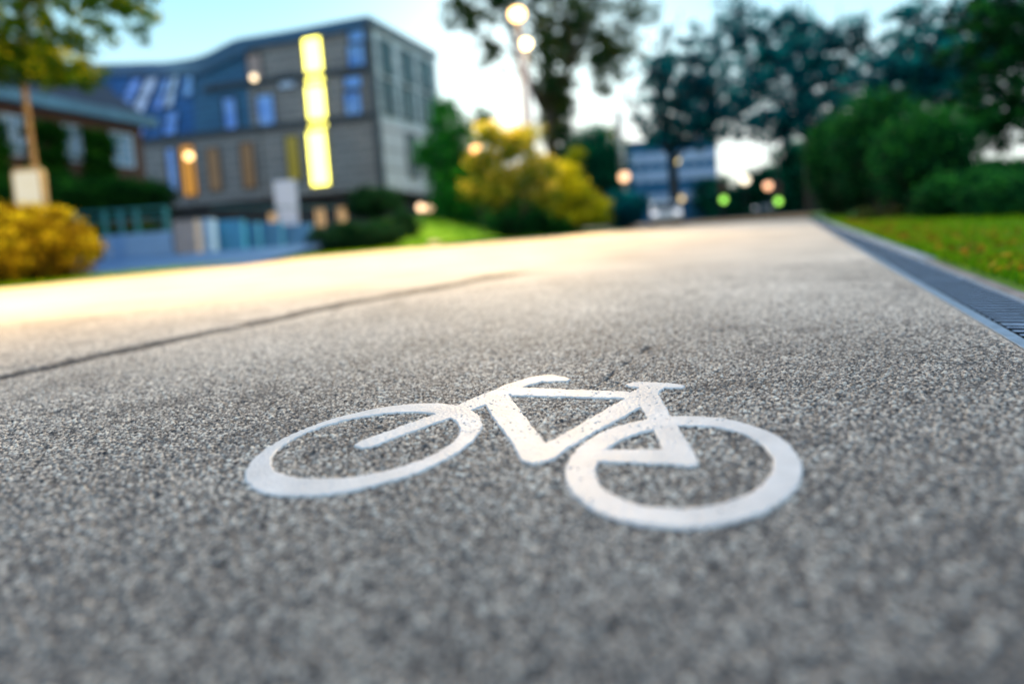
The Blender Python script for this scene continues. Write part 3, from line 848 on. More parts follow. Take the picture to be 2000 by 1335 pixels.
    # tall ground windows
    win(358, 285, 383, 382, amber, label='amber lit window'); win(408, 290, 431, 372, brown); win(474, 280, 498, 367, brown)
    win(562, 266, 586, 352, olive); win(330, 290, 345, 372, bluegl)
    # warm openings in the recessed base
    for px in (500, 528, 598, 642):
        ua, _ = u_of(px - 9, 400); ub, _ = u_of(px + 9, 400)
        m = MB(); m.box(S((ua + ub) / 2, 2.0) - nf * 1.55, (abs(ua - ub), 0.06, 1.1), (dl, nf, up)); m.build('window', pm('warm_opening', (0.3, 0.2, 0.1), 0.2, 1, 0.4, emit=(1, 0.62, 0.3), estr=0.5), t)

    # right gable facade
    C = Vector((-4.4, 39.2, 0)); rv = (C - A).normalized(); ng = Vector((rv.y, -rv.x, 0)); Lr = (C - A).length
    palem = brickmat('pale_panels', (0.72, 0.82, 0.86), (0.84, 0.90, 0.92), (0.4, 0.46, 0.50), 1.6, 1.0)
    warmp = brickmat('warm_panels', (0.86, 0.84, 0.86), (0.92, 0.90, 0.92), (0.5, 0.47, 0.47), 1.6, 1.2)
    def G(v, z, off=0.0): return A + rv * v + up * z + ng * off
    MB().grid([[G(v, z) for v in np.linspace(0, Lr, 6)] for z in (7.5, 13.15)]).build('side_wall', palem, t)
    m = MB().grid([[G(v, 3.3 - 0.03 * v) for v in np.linspace(0, Lr, 6)], [G(v, 7.5) for v in np.linspace(0, Lr, 6)]]); m.build('side_wall', warmp, t)
    m = MB().grid([[G(v, 12.85, 0.2) for v in (-0.1, Lr)], [G(v, 13.27, 0.2) for v in (-0.1, Lr)], [G(v, 13.27, -0.3) for v in (-0.1, Lr)]]); m.build('eaves', pm('side_eaves', (0.10, 0.16, 0.20), 0.2, 2, 0.5), t)
    m = MB().grid([[G(0, 3.3), G(Lr, 3.1)], [G(0, 3.3) - ng * 4, G(Lr, 3.1) - ng * 4]]); m.build('soffit', wallm, t)
    m = MB().grid([[G(0.8, 0.9) - ng * 1.8, G(Lr, 0.9) - ng * 1.8], [G(0.8, 3.3) - ng * 1.8, G(Lr, 3.1) - ng * 1.8]]); m.build('base_wall', pm('base_wall_side', (0.04, 0.045, 0.05), 0.3, 1, 0.6), t)
    dg = pm('side_glass', (0.02, 0.07, 0.10), 0.5, 0.8, 0.1, spec=1.0, col2=(0.05, 0.16, 0.17))
    def gw(v0, v1, z0, z1):
        m = MB()
        for (a, b, c, d) in ((v0 - .08, v1 + .08, z0 - .08, z0), (v0 - .08, v1 + .08, z1, z1 + .08), (v0 - .08, v0, z0, z1), (v1, v1 + .08, z0, z1), ((v0 + v1) / 2 - .03, (v0 + v1) / 2 + .03, z0, z1)):
            m.box(G((a + b) / 2, (c + d) / 2, 0.05), (b - a, 0.1, d - c), (rv, ng, up))
        f_ = m.build('window', frm, t)
        MB().poly([G(v0, z0, .03), G(v1, z0, .03), G(v1, z1, .03), G(v0, z1, .03)]).build('pane', dg, f_)
    gw(0.9, 2.0, 7.9, 9.9); gw(2.9, 4.3, 7.9, 9.9); gw(5.2, 6.8, 7.9, 9.9)
    gw(1.0, 2.1, 10.3, 12.3); gw(3.2, 4.5, 10.3, 12.3); gw(5.4, 6.9, 10.3, 12.3)
    gw(3.0, 4.2, 4.2, 7.0); gw(5.4, 6.8, 4.2, 7.0)
    # vertical fin at the corner
    m = MB(); m.box(A + up * 8.0 + nf * 0.1 - dl * 0.05, (0.35, 0.35, 10.0), (dl, nf, up)); m.build('corner_fin', pm('corner_fin', (0.03, 0.045, 0.06), 0.2, 2, 0.5), t)
    # warm ceiling lights of the covered entrance
    for px, py in ((822, 405), (838, 407)):
        p = at(px, py, 31.5)
        MB().sphere(p, 0.22).build('entrance_light', emitmat('entrance_glow', (1, 0.62, 0.32), 3.0), t)
modern_building()

# ------------------------------------------------------------------ old brick building
def old_building():
    A = Vector((-16.0, 24.2, 0)); B = Vector((-17.7, 17.6, 0))
    dv = (B - A).normalized(); nv = Vector((-dv.y, dv.x, 0))
    if nv.x < 0: nv = -nv
    up = Vector((0, 0, 1)); Lw = 16.0
    t = thing('brick_house', (A.x, A.y, -0.03), 'old dark brick building with ivy and white paned windows at the far left', 'building')
    W = lambda v, z, off=0.0: A + dv * v + up * z + nv * off
    eave = 6.35
    bm_ = brickmat('old_brick', (0.10, 0.04, 0.028), (0.14, 0.06, 0.04), (0.07, 0.06, 0.055))
    m = MB().grid([[W(0, 0, 0), W(Lw, 0, 0)], [W(0, eave), W(Lw, eave)]])
    m.poly([W(0, 0), W(0, eave), W(0, eave + 2.6, -3.2), W(0, eave, -6.4), W(0, 0, -6.4)]); m.build('wall', bm_, t)
    rm = brickmat('old_roof_slate', (0.004, 0.03, 0.07), (0.006, 0.04, 0.09), (0.003, 0.02, 0.04), 0.3, 0.2)
    MB().grid([[W(-.3, eave + .1, .35), W(Lw, eave + .1, .35)], [W(-.3, eave + 2.7, -3.2), W(Lw, eave + 2.7, -3.2)], [W(-.3, eave + .1, -6.6), W(Lw, eave + .1, -6.6)]]).build('roof', rm, t)
    m = MB().box(W(Lw / 2 - .2, eave - .05, .32), (Lw + .4, 0.5, 0.42), (dv, nv, up)); m.build('gutter', pm('gutter_paint', (0.10, 0.24, 0.36), 0.25, 1, 0.5), t)
    fr = pm('old_frame', (0.55, 0.66, 0.78), 0.1, 3, 0.5)
    gl = pm('old_glass', (0.06, 0.24, 0.42), 0.4, 1.3, 0.2, col2=(0.24, 0.48, 0.72), spec=0.8)
    def v_of(px):
        x, f, uu = ray(px, 270)
        det = dv.x * (-f) + x * dv.y
        v = (-A.x * (-f) + x * (-A.y)) / det
        return v
    for (p0, p1) in ((251, 216), (152, 125), (41, 6), (-72, -118)):
        v0, v1 = sorted((v_of(p0), v_of(p1)))
        z0, z1 = 4.35, 5.6
        m = MB()
        for (a, b, c, d) in ((v0, v1, z0 - .1, z0), (v0, v1, z1, z1 + .08), (v0 - .08, v0, z0 - .1, z1 + .08), (v1, v1 + .08, z0 - .1, z1 + .08)):
            m.box(W((a + b) / 2, (c + d) / 2, 0.04), (b - a, 0.16, d - c), (dv, nv, up))
        for k in range(1, 3): q = v0 + (v1 - v0) * k / 3; m.box(W(q, (z0 + z1) / 2, 0.05), (0.05, 0.08, z1 - z0), (dv, nv, up))
        for k in range(1, 4): q = z0 + (z1 - z0) * k / 4; m.box(W((v0 + v1) / 2, q, 0.052), (v1 - v0, 0.07, 0.045), (dv, nv, up))
        f_ = m.build('window', fr, t)
        MB().poly([W(v0, z0, .02), W(v1, z0, .02), W(v1, z1, .02), W(v0, z1, .02)]).build('pane', gl, f_)
    # ivy on the lower wall, and between the windows
    blobs = []
    for k in range(26):
        v = 2.6 + 13 * rng.random(); zc = rng.uniform(0.6, 3.1)
        blobs.append(((W(v, zc, .2).x, W(v, zc, .2).y, zc), (.3, .9, .8), 14, 60, 0.22))
    wins = [sorted((v_of(a_), v_of(b_))) for a_, b_ in ((251, 216), (152, 125), (41, 6), (-72, -118))]
    for (w0, w1) in zip(wins[:-1], wins[1:]):
        for zc in (3.6, 4.4, 5.2):
            for q in (0.3, 0.7):
                v = w0[1] + (w1[0] - w0[1]) * q
                blobs.append(((W(v, zc, .12).x, W(v, zc, .12).y, zc), (.15, (w1[0] - w0[1]) * .30, .5), 14, 60, 0.13))
    for v, zc in () and ((2.3, 4.6), (2.9, 4.2), (3.0, 5.0), (5.6, 4.7), (6.9, 4.3), (0.9, 3.2), (1.6, 3.2), (9, 4.7), (9.6, 4.2)):
        blobs.append(((W(v, zc, .15).x, W(v, zc, .15).y, zc), (.2, .5, .6), 10, 60, 0.18))
    iv = foliage('ivy', blobs, 0.16, leafmat('ivy_leaves', (0.002, 0.025, 0.004), (0.010, 0.085, 0.008), (0.06, 0.22, 0.012), 0.25), None)
    # ivy stands rooted in the ground: its own plant
    iv.name = 'ivy'; tag(iv, 'dark ivy climbing the brick wall between and below the white paned windows', 'ivy')
old_building()

# dark hedge in front of the old building
hp = at(215, 470, 20.5)
blobs = []
for px, py, Y, rr in ((110, 370, 19.0, .9), (150, 365, 19.6, .9), (190, 372, 20.0, .85), (230, 372, 20.4, .8), (262, 375, 20.8, .8), (292, 372, 21.2, .75), (60, 380, 18.6, 1.0), (10, 380, 18.2, 1.0)):
    p = at(px, py, Y); blobs.append(((p.x, p.y, p.z - .3), (rr, rr, .75), 50, 80, 0.16)); blobs.append(((p.x, p.y, .8), (rr * .9, rr * .9, .8), 30, 70, 0.18))
shrub('hedge', (hp.x, hp.y, -0.03), blobs, 0.13, leafmat('hedge_leaves', (0.001, 0.016, 0.005), (0.004, 0.055, 0.012), (0.02, 0.15, 0.015), 0.25), 'dark green hedge below the windows of the brick building', stem_h=1.5, cat='hedge')

# ------------------------------------------------------------------ railing, planters, walls on the plaza
def railing():
    p0 = at(150, 470, 18.45); p1 = at(330, 470, 18.7)
    t = thing('railing', (p0.x, p0.y, -0.04), 'teal metal railing with flat posts in front of the hedge', 'railing')
    tm = pm('teal_metal', (0.015, 0.15, 0.20), 0.2, 3, 0.4, metal=0.3)
    a, b = Vector((p0.x, p0.y, 0)), Vector((p1.x, p1.y, 0)); d = (b - a).normalized(); n_ = Vector((-d.y, d.x, 0)); up = Vector((0, 0, 1)); L = (b - a).length
    for px in (157, 210, 240, 270, 326):
        q = at(px, 470, 18.55); v = max(0.05, min(L, (Vector((q.x, q.y, 0)) - a).dot(d)))
        MB().box(a + d * v + up * 1.2, (0.15, 0.05, 1.7), (d, n_, up)).build('post', tm, t)
    for z_ in (2.03, 1.72):
        MB().box(a + d * L / 2 + up * z_ + n_ * 0.06, (L, 0.05, 0.07), (d, n_, up)).build('rail', tm, t)
railing()

def boxthing(name, px0, px1, pytop, Y, zb, depth, mat, label, cat, bevel=0.02, group=None, part=None):
    a = at(px0, pytop, Y); b = at(px1, pytop, Y); zt = (a.z + b.z) / 2
    m = MB().box(((a.x + b.x) / 2, Y + depth / 2, (zt + zb) / 2), (b.x - a.x, depth, zt - zb))
    o = m.build(name, mat, None, bevel=bevel)
    return tag(o, label, cat, group)

boxthing('low_wall', 196, 334, 456, 18.0, -0.05, 0.5, M['white'], 'low pale blue-white wall right of the golden bush', 'wall')
pl = thing('planter', (at(357, 480, 18.0).x, 18.0, 0.3), 'grey square concrete planter box between the low white wall and the pale pier', 'planter')
a = at(337, 432, 18.0); b = at(380, 432, 18.0)
wdt = b.x - a.x; zt = (a.z + b.z) / 2; cx = (a.x + b.x) / 2
m = MB()
for dx, dy, sx, sy in ((-wdt / 2 + .04, 0, .08, wdt), (wdt / 2 - .04, 0, .08, wdt), (0, -wdt / 2 + .04, wdt - .16, .08), (0, wdt / 2 - .04, wdt - .16, .08)):
    m.box((cx + dx, 18.0 + wdt / 2 + dy, zt / 2), (sx, sy, zt + .05))
m.build('box', pm('planter_concrete', (0.16, 0.20, 0.28), 0.2, 4, 0.8, 0.2), pl, bevel=0.01)
MB().poly([(cx - wdt / 2 + .06, 18.06, zt - .1), (cx + wdt / 2 - .06, 18.06, zt - .1), (cx + wdt / 2 - .06, 17.94 + wdt, zt - .1), (cx - wdt / 2 + .06, 17.94 + wdt, zt - .1)]).build('soil', M['bark'], pl)
boxthing('pier', 384, 410, 428, 18.4, -0.05, 0.4, pm('pale_pier', (0.14, 0.32, 0.66), 0.1, 2, 0.6), 'pale blue-white wall pier right of the grey planter', 'wall')

def ramp_wall():
    p0 = at(412, 480, 20.8)
    t = thing('ramp_wall', (p0.x, p0.y, -0.04), 'long blue-tinted ramp wall stepping up towards the white pylon sign', 'wall')
    for i, (a_, b_, y_) in enumerate(((413, 470, 432), (472, 500, 436), (502, 545, 436), (547, 605, 440))):
        A_ = at(a_, y_, 18.9 + i * .6); B_ = at(b_, y_, 18.9 + i * .6)
        MB().box(((A_.x + B_.x) / 2, 19.1 + i * .6, (A_.z - .05) / 2), (B_.x - A_.x, 0.3, A_.z + .05)).build('panel', pm('ramp_panel', (0.012 + .006 * i, 0.17, 0.42), 0.15, 2, 0.5), t, bevel=0.01)
    q0 = at(412, 405, 21.2); q1 = at(660, 405, 23.5)
    MB().tube([q0, q1], 0.03, 8).build('handrail', pm('handrail', (0.05, 0.18, 0.22), 0.2, 3, 0.4, metal=0.4), t)
    for k in range(7):
        q = q0.lerp(q1, k / 6)
        MB().tube([(q.x, q.y, 0.6), q], 0.022, 8).build('baluster', M['darkmetal'], t)
ramp_wall()

def pylon():
    p = at(565, 448, 24.3)
    t = thing('pylon_sign', (p.x, p.y, 0.95), 'tall narrow white pylon sign on the terrace below the yellow windows', 'sign')
    top = at(565, 352, 24.3)
    wdt = 0.98
    MB().box((p.x, p.y, (top.z + p.z) / 2), (wdt, 0.22, top.z - p.z)).build('panel', pm('sign_white', (0.66, 0.74, 0.92), 0.05, 2, 0.4), t, bevel=0.05)
    MB().box((p.x, p.y, (p.z + 0.95) / 2), (wdt * .8, 0.16, p.z - 0.95 + .02)).build('foot', M['darkmetal'], t)
pylon()

# clipped dark bushes and the big green ones
L_box = leafmat('box_leaves', (0.001, 0.014, 0.008), (0.002, 0.032, 0.016), (0.008, 0.07, 0.025), 0.2)
def bushpx(name, px, py, Y, wpx, hpx, size, lm, label, nc=160, nl=90, group=None, stem=0.6, zb=None, cr=None):
    c = at(px, py, Y); k = Y / FPX
    rx, rz = wpx / 2 * k, hpx / 2 * k
    zb = (c.z - rz) if zb is None else zb
    return shrub(name, (c.x, c.y, zb), [((c.x, c.y, c.z), (rx * .9, rx * .8, rz * .9), nc, nl, cr or min(rx, rz) * 0.17)], size, lm, label, group, stem_h=stem)

bushpx('clipped_bush', 700, 462, 18.4, 220, 64, 0.07, L_box, 'low wide dark clipped bush at the left edge of the lawn', 260, 100, stem=0.5)
bushpx('clipped_bush', 728, 396, 22.0, 130, 66, 0.08, L_box, 'rounded dark bush standing above the low wide one', 200, 100, stem=0.6)
bushpx('clipped_bush', 790, 440, 20.5, 70, 60, 0.07, L_box, 'small dark bush between the rounded bush and the bright lawn', 120, 90, stem=0.4)
sp = at(845, 474, 18.0)
MB().sphere((sp.x, 18.3, 0.02), 0.22, (1.2, 1, .7), 12, 8).build('boulder', M['concrete'], None, smooth=True)
tag(bpy.data.objects['boulder'], 'small pale stone at the foot of the lawn', 'stone')

c = at(885, 310, 25.0); k = 25 / FPX
tree('leafy_tree', (c.x, 25.0, 1.0), 1.6, 0.13,
     [((c.x, 25, c.z + .3), (50 * k, 46 * k, 90 * k), 300, 42, 0.16), ((c.x + .2, 25, c.z - 1.6), (66 * k, 55 * k, 60 * k), 260, 42, 0.16), ((c.x - .3, 25, c.z + 2.2), (.7, .7, .9), 40, 36, .14),
      ((c.x + 1.5, 25, c.z + 1.7), (.6, .5, .6), 22, 36, .14), ((c.x - 1.3, 25, c.z + .2), (.6, .5, .9), 40, 36, .14)],
     0.13, L_green, M['bark'], 'dense mid-green tree against the right side of the modern building', L=1.4, depth=1)
def ragged(px, py, Y, spots, size, lm, label, stem, zb):
    k = Y / FPX; bl = []
    for (x_, y_, rx, rz, nc) in spots:
        c_ = at(x_, y_, Y); bl.append(((c_.x, Y + rng.uniform(-.4, .4), c_.z), (rx * k, rx * k * .9, rz * k), nc, 46, 0.15))
    c_ = at(px, py, Y)
    return shrub('autumn_bush', (c_.x, Y, zb), bl, size, lm, label, stem_h=stem)
ragged(1000, 420, 18.8, ((955, 268, 28, 26, 34), (1005, 290, 42, 34, 70), (945, 320, 34, 34, 50), (1050, 335, 40, 36, 60), (985, 365, 60, 40, 100), (1030, 262, 22, 20, 16), (1060, 385, 36, 30, 40), (925, 370, 22, 26, 20)),
       0.12, L_amber, 'large amber and green shrub below the street lamps', 1.6, 0.0)
bushpx('autumn_bush', 1010, 425, 19.2, 150, 80, 0.10, L_hedge, 'low dark shrub under the amber one', 180, 90, stem=0.6)
ragged(1130, 440, 20.2, ((1100, 345, 26, 24, 30), (1118, 375, 34, 30, 60), (1150, 400, 38, 30, 80), (1172, 418, 20, 22, 26), (1085, 400, 22, 26, 30), (1125, 425, 36, 18, 40)), 0.11, L_yellow, 'bright yellow shrub near the far edge of the path', 1.1, 0.0)
ragged(1105, 330, 22.4, ((1095, 322, 14, 14, 12), (1120, 308, 13, 13, 12), (1105, 350, 22, 20, 20)), 0.11, L_yellow, 'small yellow-green shrub top above the bright yellow one', 0.8, 0.0)
bushpx('autumn_bush', 1090, 440, 20.3, 120, 44, 0.10, L_hedge, 'low dark shrub at the foot of the bright yellow one', 130, 80, stem=0.4)
bushpx('dark_bush', 1150, 340, 28, 150, 190, 0.17, L_dark, 'large dark green bush behind the yellow shrubs', 300, 90, stem=2.0)
bushpx('dark_bush', 1215, 410, 26, 110, 80, 0.14, L_teal, 'low dark teal bush right of the yellow shrub', 180, 90, stem=0.8)
bushpx('dark_bush', 1195, 300, 30, 60, 110, 0.15, L_amber, 'narrow yellowish bush beside the pale mast', 50, 80, stem=1.5)

# ------------------------------------------------------------------ lamps
def street_lamp(px, py, Y, label, r=0.24, power=0, col=(1, .72, .38), strength=14, zb=0.0, group='tall street lamps behind the amber shrub', pole_r=0.075, cone=True):
    h = at(px, py, Y)
    t = thing('street_lamp', (h.x, h.y, zb), label, 'street lamp', group)
    MB().tube([(h.x, h.y, zb), (h.x, h.y, zb + .9), (h.x, h.y, h.z - r * 1.1)], [pole_r * 1.35, pole_r * 1.1, pole_r * .8], 14).build('pole', M['pole'], t, smooth=True)
    MB().sphere(h, r, (1, 1, .8)).build('lamp_globe', emitmat('lamp_glow', col, strength), t, smooth=True)
    MB().tube([(h.x, h.y, h.z + r * .62), (h.x, h.y, h.z + r * .95)], [r * .95, r * .2], 16).build('lamp_cap', M['darkmetal'], t)
    if power:
        l = bpy.data.lights.new('lamp_light', 'SPOT'); l.energy = power; l.color = col; l.spot_size = R(110); l.spot_blend = 0.8; l.shadow_soft_size = r
        lo = bpy.data.objects.new('lamp_light', l); COL.objects.link(lo); lo.parent = t; lo.location = (-0.3, -0.6, h.z - zb - r * 1.15)
        lo.rotation_euler = Vector((-0.62, -0.80, -1)).to_track_quat('-Z', 'Y').to_euler()
    return t


street_lamp(1010, 28, 21.0, 'taller of the two lit street lamps, its head touching the top of the photo', 0.30, 11500, (1, .60, .20), 9, pole_r=0.11)
street_lamp(1026, 86, 23.0, 'lower of the two lit street lamps, right beside the taller one', 0.24, 7000, (1, .66, .26), 12, pole_r=0.10)
# the next lamp of the row stands beyond the left edge of the picture and lights the path and bush
t = street_lamp(-1500, -1500, 3.6, 'street lamp at the left end of the row lighting the golden bush', 0.3, 0, (1, .72, .34), 9)
l = bpy.data.lights.new('lamp_light', 'SPOT'); l.energy = 9500; l.color = (1, .58, .14); l.spot_size = R(132); l.spot_blend = 1.0; l.shadow_soft_size = 0.3
lo = bpy.data.objects.new('lamp_light', l); COL.objects.link(lo); lo.parent = t; hh = at(-1500, -1500, 3.6)
lo.location = (0, 0, hh.z - 0.35); lo.rotation_euler = (Vector((-6.8, 9.4, 0)) - Vector((hh.x, hh.y, hh.z))).to_track_quat('-Z', 'Y').to_euler()

def post_lamp(px, py, Y, label, r, col, strength, top=None, polemat=None, pr=0.035, name='post_lamp', cat='lamp', zb=0.0):
    h = at(px, py, Y)
    t = thing(name, (h.x, h.y, zb), label, cat)
    zt = h.z - r if top is None else at(px, top, Y).z
    MB().tube([(h.x, h.y + (r + pr if top is not None else 0), zb), (h.x, h.y + (r + pr if top is not None else 0), zt)], pr, 10).build('pole', polemat or M['darkmetal'], t)
    MB().sphere(h, r).build('lamp_globe', emitmat('lamp_glow', col, strength), t, smooth=True)
    MB().tube([(h.x, h.y, h.z + r * .8), (h.x, h.y, h.z + r * 1.2)], [r * .7, r * .15], 12).build('lamp_cap', M['darkmetal'], t)
    return t

post_lamp(930, 292, 19.6, 'small orange globe lamp in front of the green tree left of the amber shrub', 0.17, (1, .42, .12), 5)
post_lamp(1219, 345, 27.0, 'peach wall lamp halfway up the tall pale mast', 0.26, (1, .55, .28), 2.6, top=212, polemat=pm('mast', (0.80, 0.76, 0.80), 0.1, 2, 0.5), pr=0.17, name='mast_lamp')
post_lamp(1316, 312, 36.0, 'cream globe lamp in front of the distant white-banded building', 0.34, (1, .78, .32), 4.5)
post_lamp(1500, 363, 44.0, 'orange globe lamp near the parked cars', 0.3, (1, .48, .22), 2.6)
post_lamp(1455, 351, 42.0, 'pale cream glowing globe in place of a bright sky gap, left of the orange one near the parked cars', 0.34, (1, .86, .62), 2.6)  # added glow imitating bright sky between the trees
post_lamp(1330, 388, 34.0, 'low amber globe lamp above the white car', 0.2, (1, .66, .2), 1.6)
post_lamp(496, 152, 27.5, 'cream globe lamp high in front of the blue facade', 0.16, (1, .74, .42), 3, pr=0.04, zb=0.95)
post_lamp(369, 305, 27.5, 'amber globe lamp in front of the amber window', 0.2, (1, .62, .22), 4, pr=0.04, zb=0.95)

def signal(px, py, Y, label):
    h = at(px, py, Y)
    t = thing('traffic_light', (h.x, h.y, -0.1), label, 'traffic light', None)
    MB().tube([(h.x, h.y + .3, -0.1), (h.x, h.y + .3, h.z + 1.9)], 0.06, 10).build('pole', M['darkmetal'], t)
    MB().box((h.x, h.y + .12, h.z + .55), (0.55, 0.28, 1.65)).build('housing', M['darkmetal'], t, bevel=0.03)
    for k, (c_, s_) in enumerate((((0.42, 1, 0.12), 2.4), ((.3, .2, .02), 0.02), ((.3, .02, .02), 0.02))):
        m = MB().sphere((h.x, h.y - .03, h.z + .55 * k), 0.22, (1, .35, 1), 16, 10)
        m.build('signal_lens', emitmat('signal_lens', c_, s_, tuple(v * .3 for v in c_)), t)
signal(1413, 390, 38, 'traffic light showing green, left of the two')
signal(1520, 393, 38, 'traffic light showing green in front of the parked cars')

# ------------------------------------------------------------------ distant office with white bands
def far_office():
    Y = 62
    a = at(1222, 288, Y); b = at(1400, 300, Y)
    t = thing('office_block', ((a.x + b.x) / 2, Y, -0.15), 'distant blue office block with white window bands between the trees', 'building')
    zt = a.z + .3; wd = b.x - a.x; cx = (a.x + b.x) / 2
    MB().box((cx, Y + 6, zt / 2 - .1), (wd, 12, zt + .1)).build('wall', brickmat('far_wall', (0.02, 0.14, 0.30), (0.03, 0.18, 0.36), (.02, .1, .2), 3, 1.1), t)
    MB().box((cx, Y + 6, zt + .12), (wd + .6, 12.6, .3)).build('roof', pm('far_roof', (0.05, 0.12, 0.2), 0.2, 1, 0.6), t)
    fm_ = pm('far_mullion', (0.06, 0.25, 0.5), 0.1, 1, 0.5)
    wm = pm('far_band', (0.55, 0.66, 0.95), 0.2, 0.8, 0.3)
    for py0, py1 in ((298, 318), (332, 352), (378, 394)):
        z1, z0 = at(1300, py0, Y).z, at(1300, py1, Y).z
        f_ = MB().box((cx, Y - .04, (z0 + z1) / 2), (wd - .4, .1, z1 - z0)).build('window_band', wm, t)
        for i in range(8): MB().box((a.x + .2 + (wd - .4) * (i + .5) / 8, Y - .12, (z0 + z1) / 2), (.25, .1, z1 - z0 + .02)).build('mullion', fm_, f_)
far_office()

# ------------------------------------------------------------------ cars
def car(px, Y, paint, label, yaw):
    g = at(px, 420, Y); o = Vector((g.x, Y, -0.1))
    t = thing('parked_car', o, label, 'car', 'cars parked beyond the end of the path')
    ax = Vector((math.cos(yaw), math.sin(yaw), 0)); ay = Vector((0, 0, 1)); az = Vector((-math.sin(yaw), math.cos(yaw), 0))
    prof = [(-2.1, .35), (-2.12, .62), (-2.0, .85), (-1.35, .93), (-0.75, 1.36), (-0.3, 1.45), (0.7, 1.45), (1.35, 1.2), (1.75, 1.0), (2.08, .92), (2.15, .6), (2.1, .35), (1.75, .22), (-1.75, .22)]
    MB().prism(prof, o, ax, ay, az, 1.74).build('body', paint, t, bevel=0.06)
    for sd in (-1, 1):
        MB().prism([(-1.2, .95), (-.68, 1.32), (-.25, 1.39), (.1, 1.39), (.1, .95)], o + az * sd * .872, ax, ay, az, 0.012).build('window', M['glass_dark'], t)
        MB().prism([(.2, .95), (.2, 1.39), (.68, 1.39), (1.25, 1.15), (1.3, .98)], o + az * sd * .872, ax, ay, az, 0.012).build('window', M['glass_dark'], t)
        for xw in (-1.35, 1.35):
            c_ = o + ax * xw + ay * .32 + az * sd * .80
            wo = MB().tube([c_ - az * .11, c_ + az * .11], .32, 20).build('wheel', M['rubber'], t)
            MB().tube([c_ - az * .12, c_ + az * .12], .2, 16).build('rim', M['pole'], wo)
    MB().box(o + ax * -1.07 + ay * 1.16 , (0.03, 1.4, 0.62), ((ax * math.sin(.95) * -1 + ay * math.cos(.95)).cross(az), az, (ax * .80 + ay * .60))).build('windscreen', M['glass_dark'], t)
    for sd in (-1, 1):
        MB().box(o + ax * -2.08 + ay * .72 + az * sd * .65, (.12, .34, .15), (ax, az, ay)).build('headlight', pm('headlight', (.9, .9, .95), .05, 3, .2, emit=(.9, .92, 1), estr=1.5), t, bevel=0.02)

paint_w = pm('white_car_paint', (0.75, 0.78, 0.85), 0.05, 2, 0.25)
paint_s = pm('silver_car_paint', (0.42, 0.50, 0.66), 0.05, 2, 0.25, metal=0.3)
car(1300, 33.5, paint_w, 'white car parked left of the traffic lights, below the distant office block', R(75))
car(1494, 50, paint_s, 'silver-blue car parked at the far end of the path, left of the pair', R(62))
car(1550, 53, paint_w, 'white car parked at the far end of the path, right of the pair', R(70))

# ------------------------------------------------------------------ big trees
def treepx(name, px, Y, blobs_px, size, lm, label, h_trunk, r, zb=-0.05, group=None, L=None, depth=2, bark=None, lean=(0, 0), dens=1.05):
    """blobs_px: (px, py, rx_px, rz_px, clusters, leaves, cluster radius m)"""
    k = Y / FPX
    bl = []
    for (x_, y_, rx, rz, nc, nl, cr) in blobs_px:
        c_ = at(x_, y_, Y); bl.append(((c_.x, Y + rng.uniform(-.8, .8), c_.z), (rx * k * 1.22, rx * k * .9, rz * k * 1.22), int(nc * dens), int(nl * .42), cr * .52))
    b = at(px, 430, Y)
    return tree(name, (b.x, Y, zb), h_trunk, r, bl, size, lm, bark or M['bark'], label, group=group, L=L, depth=depth, lean=lean)


treepx('broadleaf_tree', 1088, 27, [(1085, 230, 30, 60, 70, 80, .28), (1078, 120, 42, 70, 60, 70, .30), (1130, 60, 70, 45, 60, 70, .30), (1190, 110, 55, 40, 50, 70, .30), (1240, 30, 45, 35, 26, 60, .28),
                                   (915, 40, 42, 30, 34, 70, .28), (960, 110, 34, 30, 16, 60, .25), (975, 10, 60, 40, 34, 60, .3), (1080, -30, 140, 60, 110, 70, .35), (1180, 170, 30, 25, 12, 60, .22), (1100, 180, 35, 40, 26, 60, .25)],
       0.20, L_brown, 'tall ivy-clad tree with a forked trunk and open crown right behind the street lamps', 6.3, 0.30, L=4.0, dens=1.5)
G_ = 'tall trees along the right of the path'
treepx('broadleaf_tree', 1320, 34, [(1320, 215, 75, 60, 150, 80, .34), (1290, 150, 55, 50, 60, 80, .34), (1370, 140, 60, 60, 70, 80, .34), (1330, 265, 70, 32, 70, 70, .3), (1410, 220, 60, 55, 80, 80, .34), (1340, 90, 50, 35, 26, 70, .3)],
       0.25, L_teal, 'dark teal tree between the pale mast and the bright opening in the trees', 4.6, 0.3, L=3.0)
treepx('broadleaf_tree', 1585, 38, [(1450, 70, 60, 50, 70, 80, .36), (1500, 110, 70, 60, 100, 80, .36), (1470, 180, 70, 60, 110, 80, .36), (1560, 80, 60, 60, 70, 80, .36), (1440, 20, 40, 30, 26, 70, .3)],
       0.26, L_teal, 'tall teal tree with a high open crown above the traffic lights', 5.8, 0.32, L=4.0)
treepx('broadleaf_tree', 1640, 30, [(1590, 130, 75, 75, 130, 80, .30), (1560, 230, 60, 45, 80, 80, .30), (1640, 90, 60, 40, 50, 80, .3), (1620, 200, 60, 60, 90, 80, .3), (1500, 250, 50, 30, 40, 80, .3), (1530, 40, 40, 30, 24, 70, .3)],
       0.22, L_teal, 'teal tree leaning over the far end of the path left of the dark hedge', 4.2, 0.25, L=3.0)
treepx('broadleaf_tree', 1800, 19, [(1760, 150, 90, 65, 130, 90, .22), (1850, 100, 110, 60, 120, 90, .22), (1760, 60, 70, 40, 34, 80, .2), (1880, 190, 100, 60, 130, 90, .22), (1700, 190, 60, 60, 60, 90, .22), (1960, 60, 80, 70, 90, 90, .22), (1900, 0, 80, 40, 30, 80, .2)],
       0.15, L_teal, 'wide dark tree rising behind the tall dark hedge on the right', 2.8, 0.2, L=2.4)
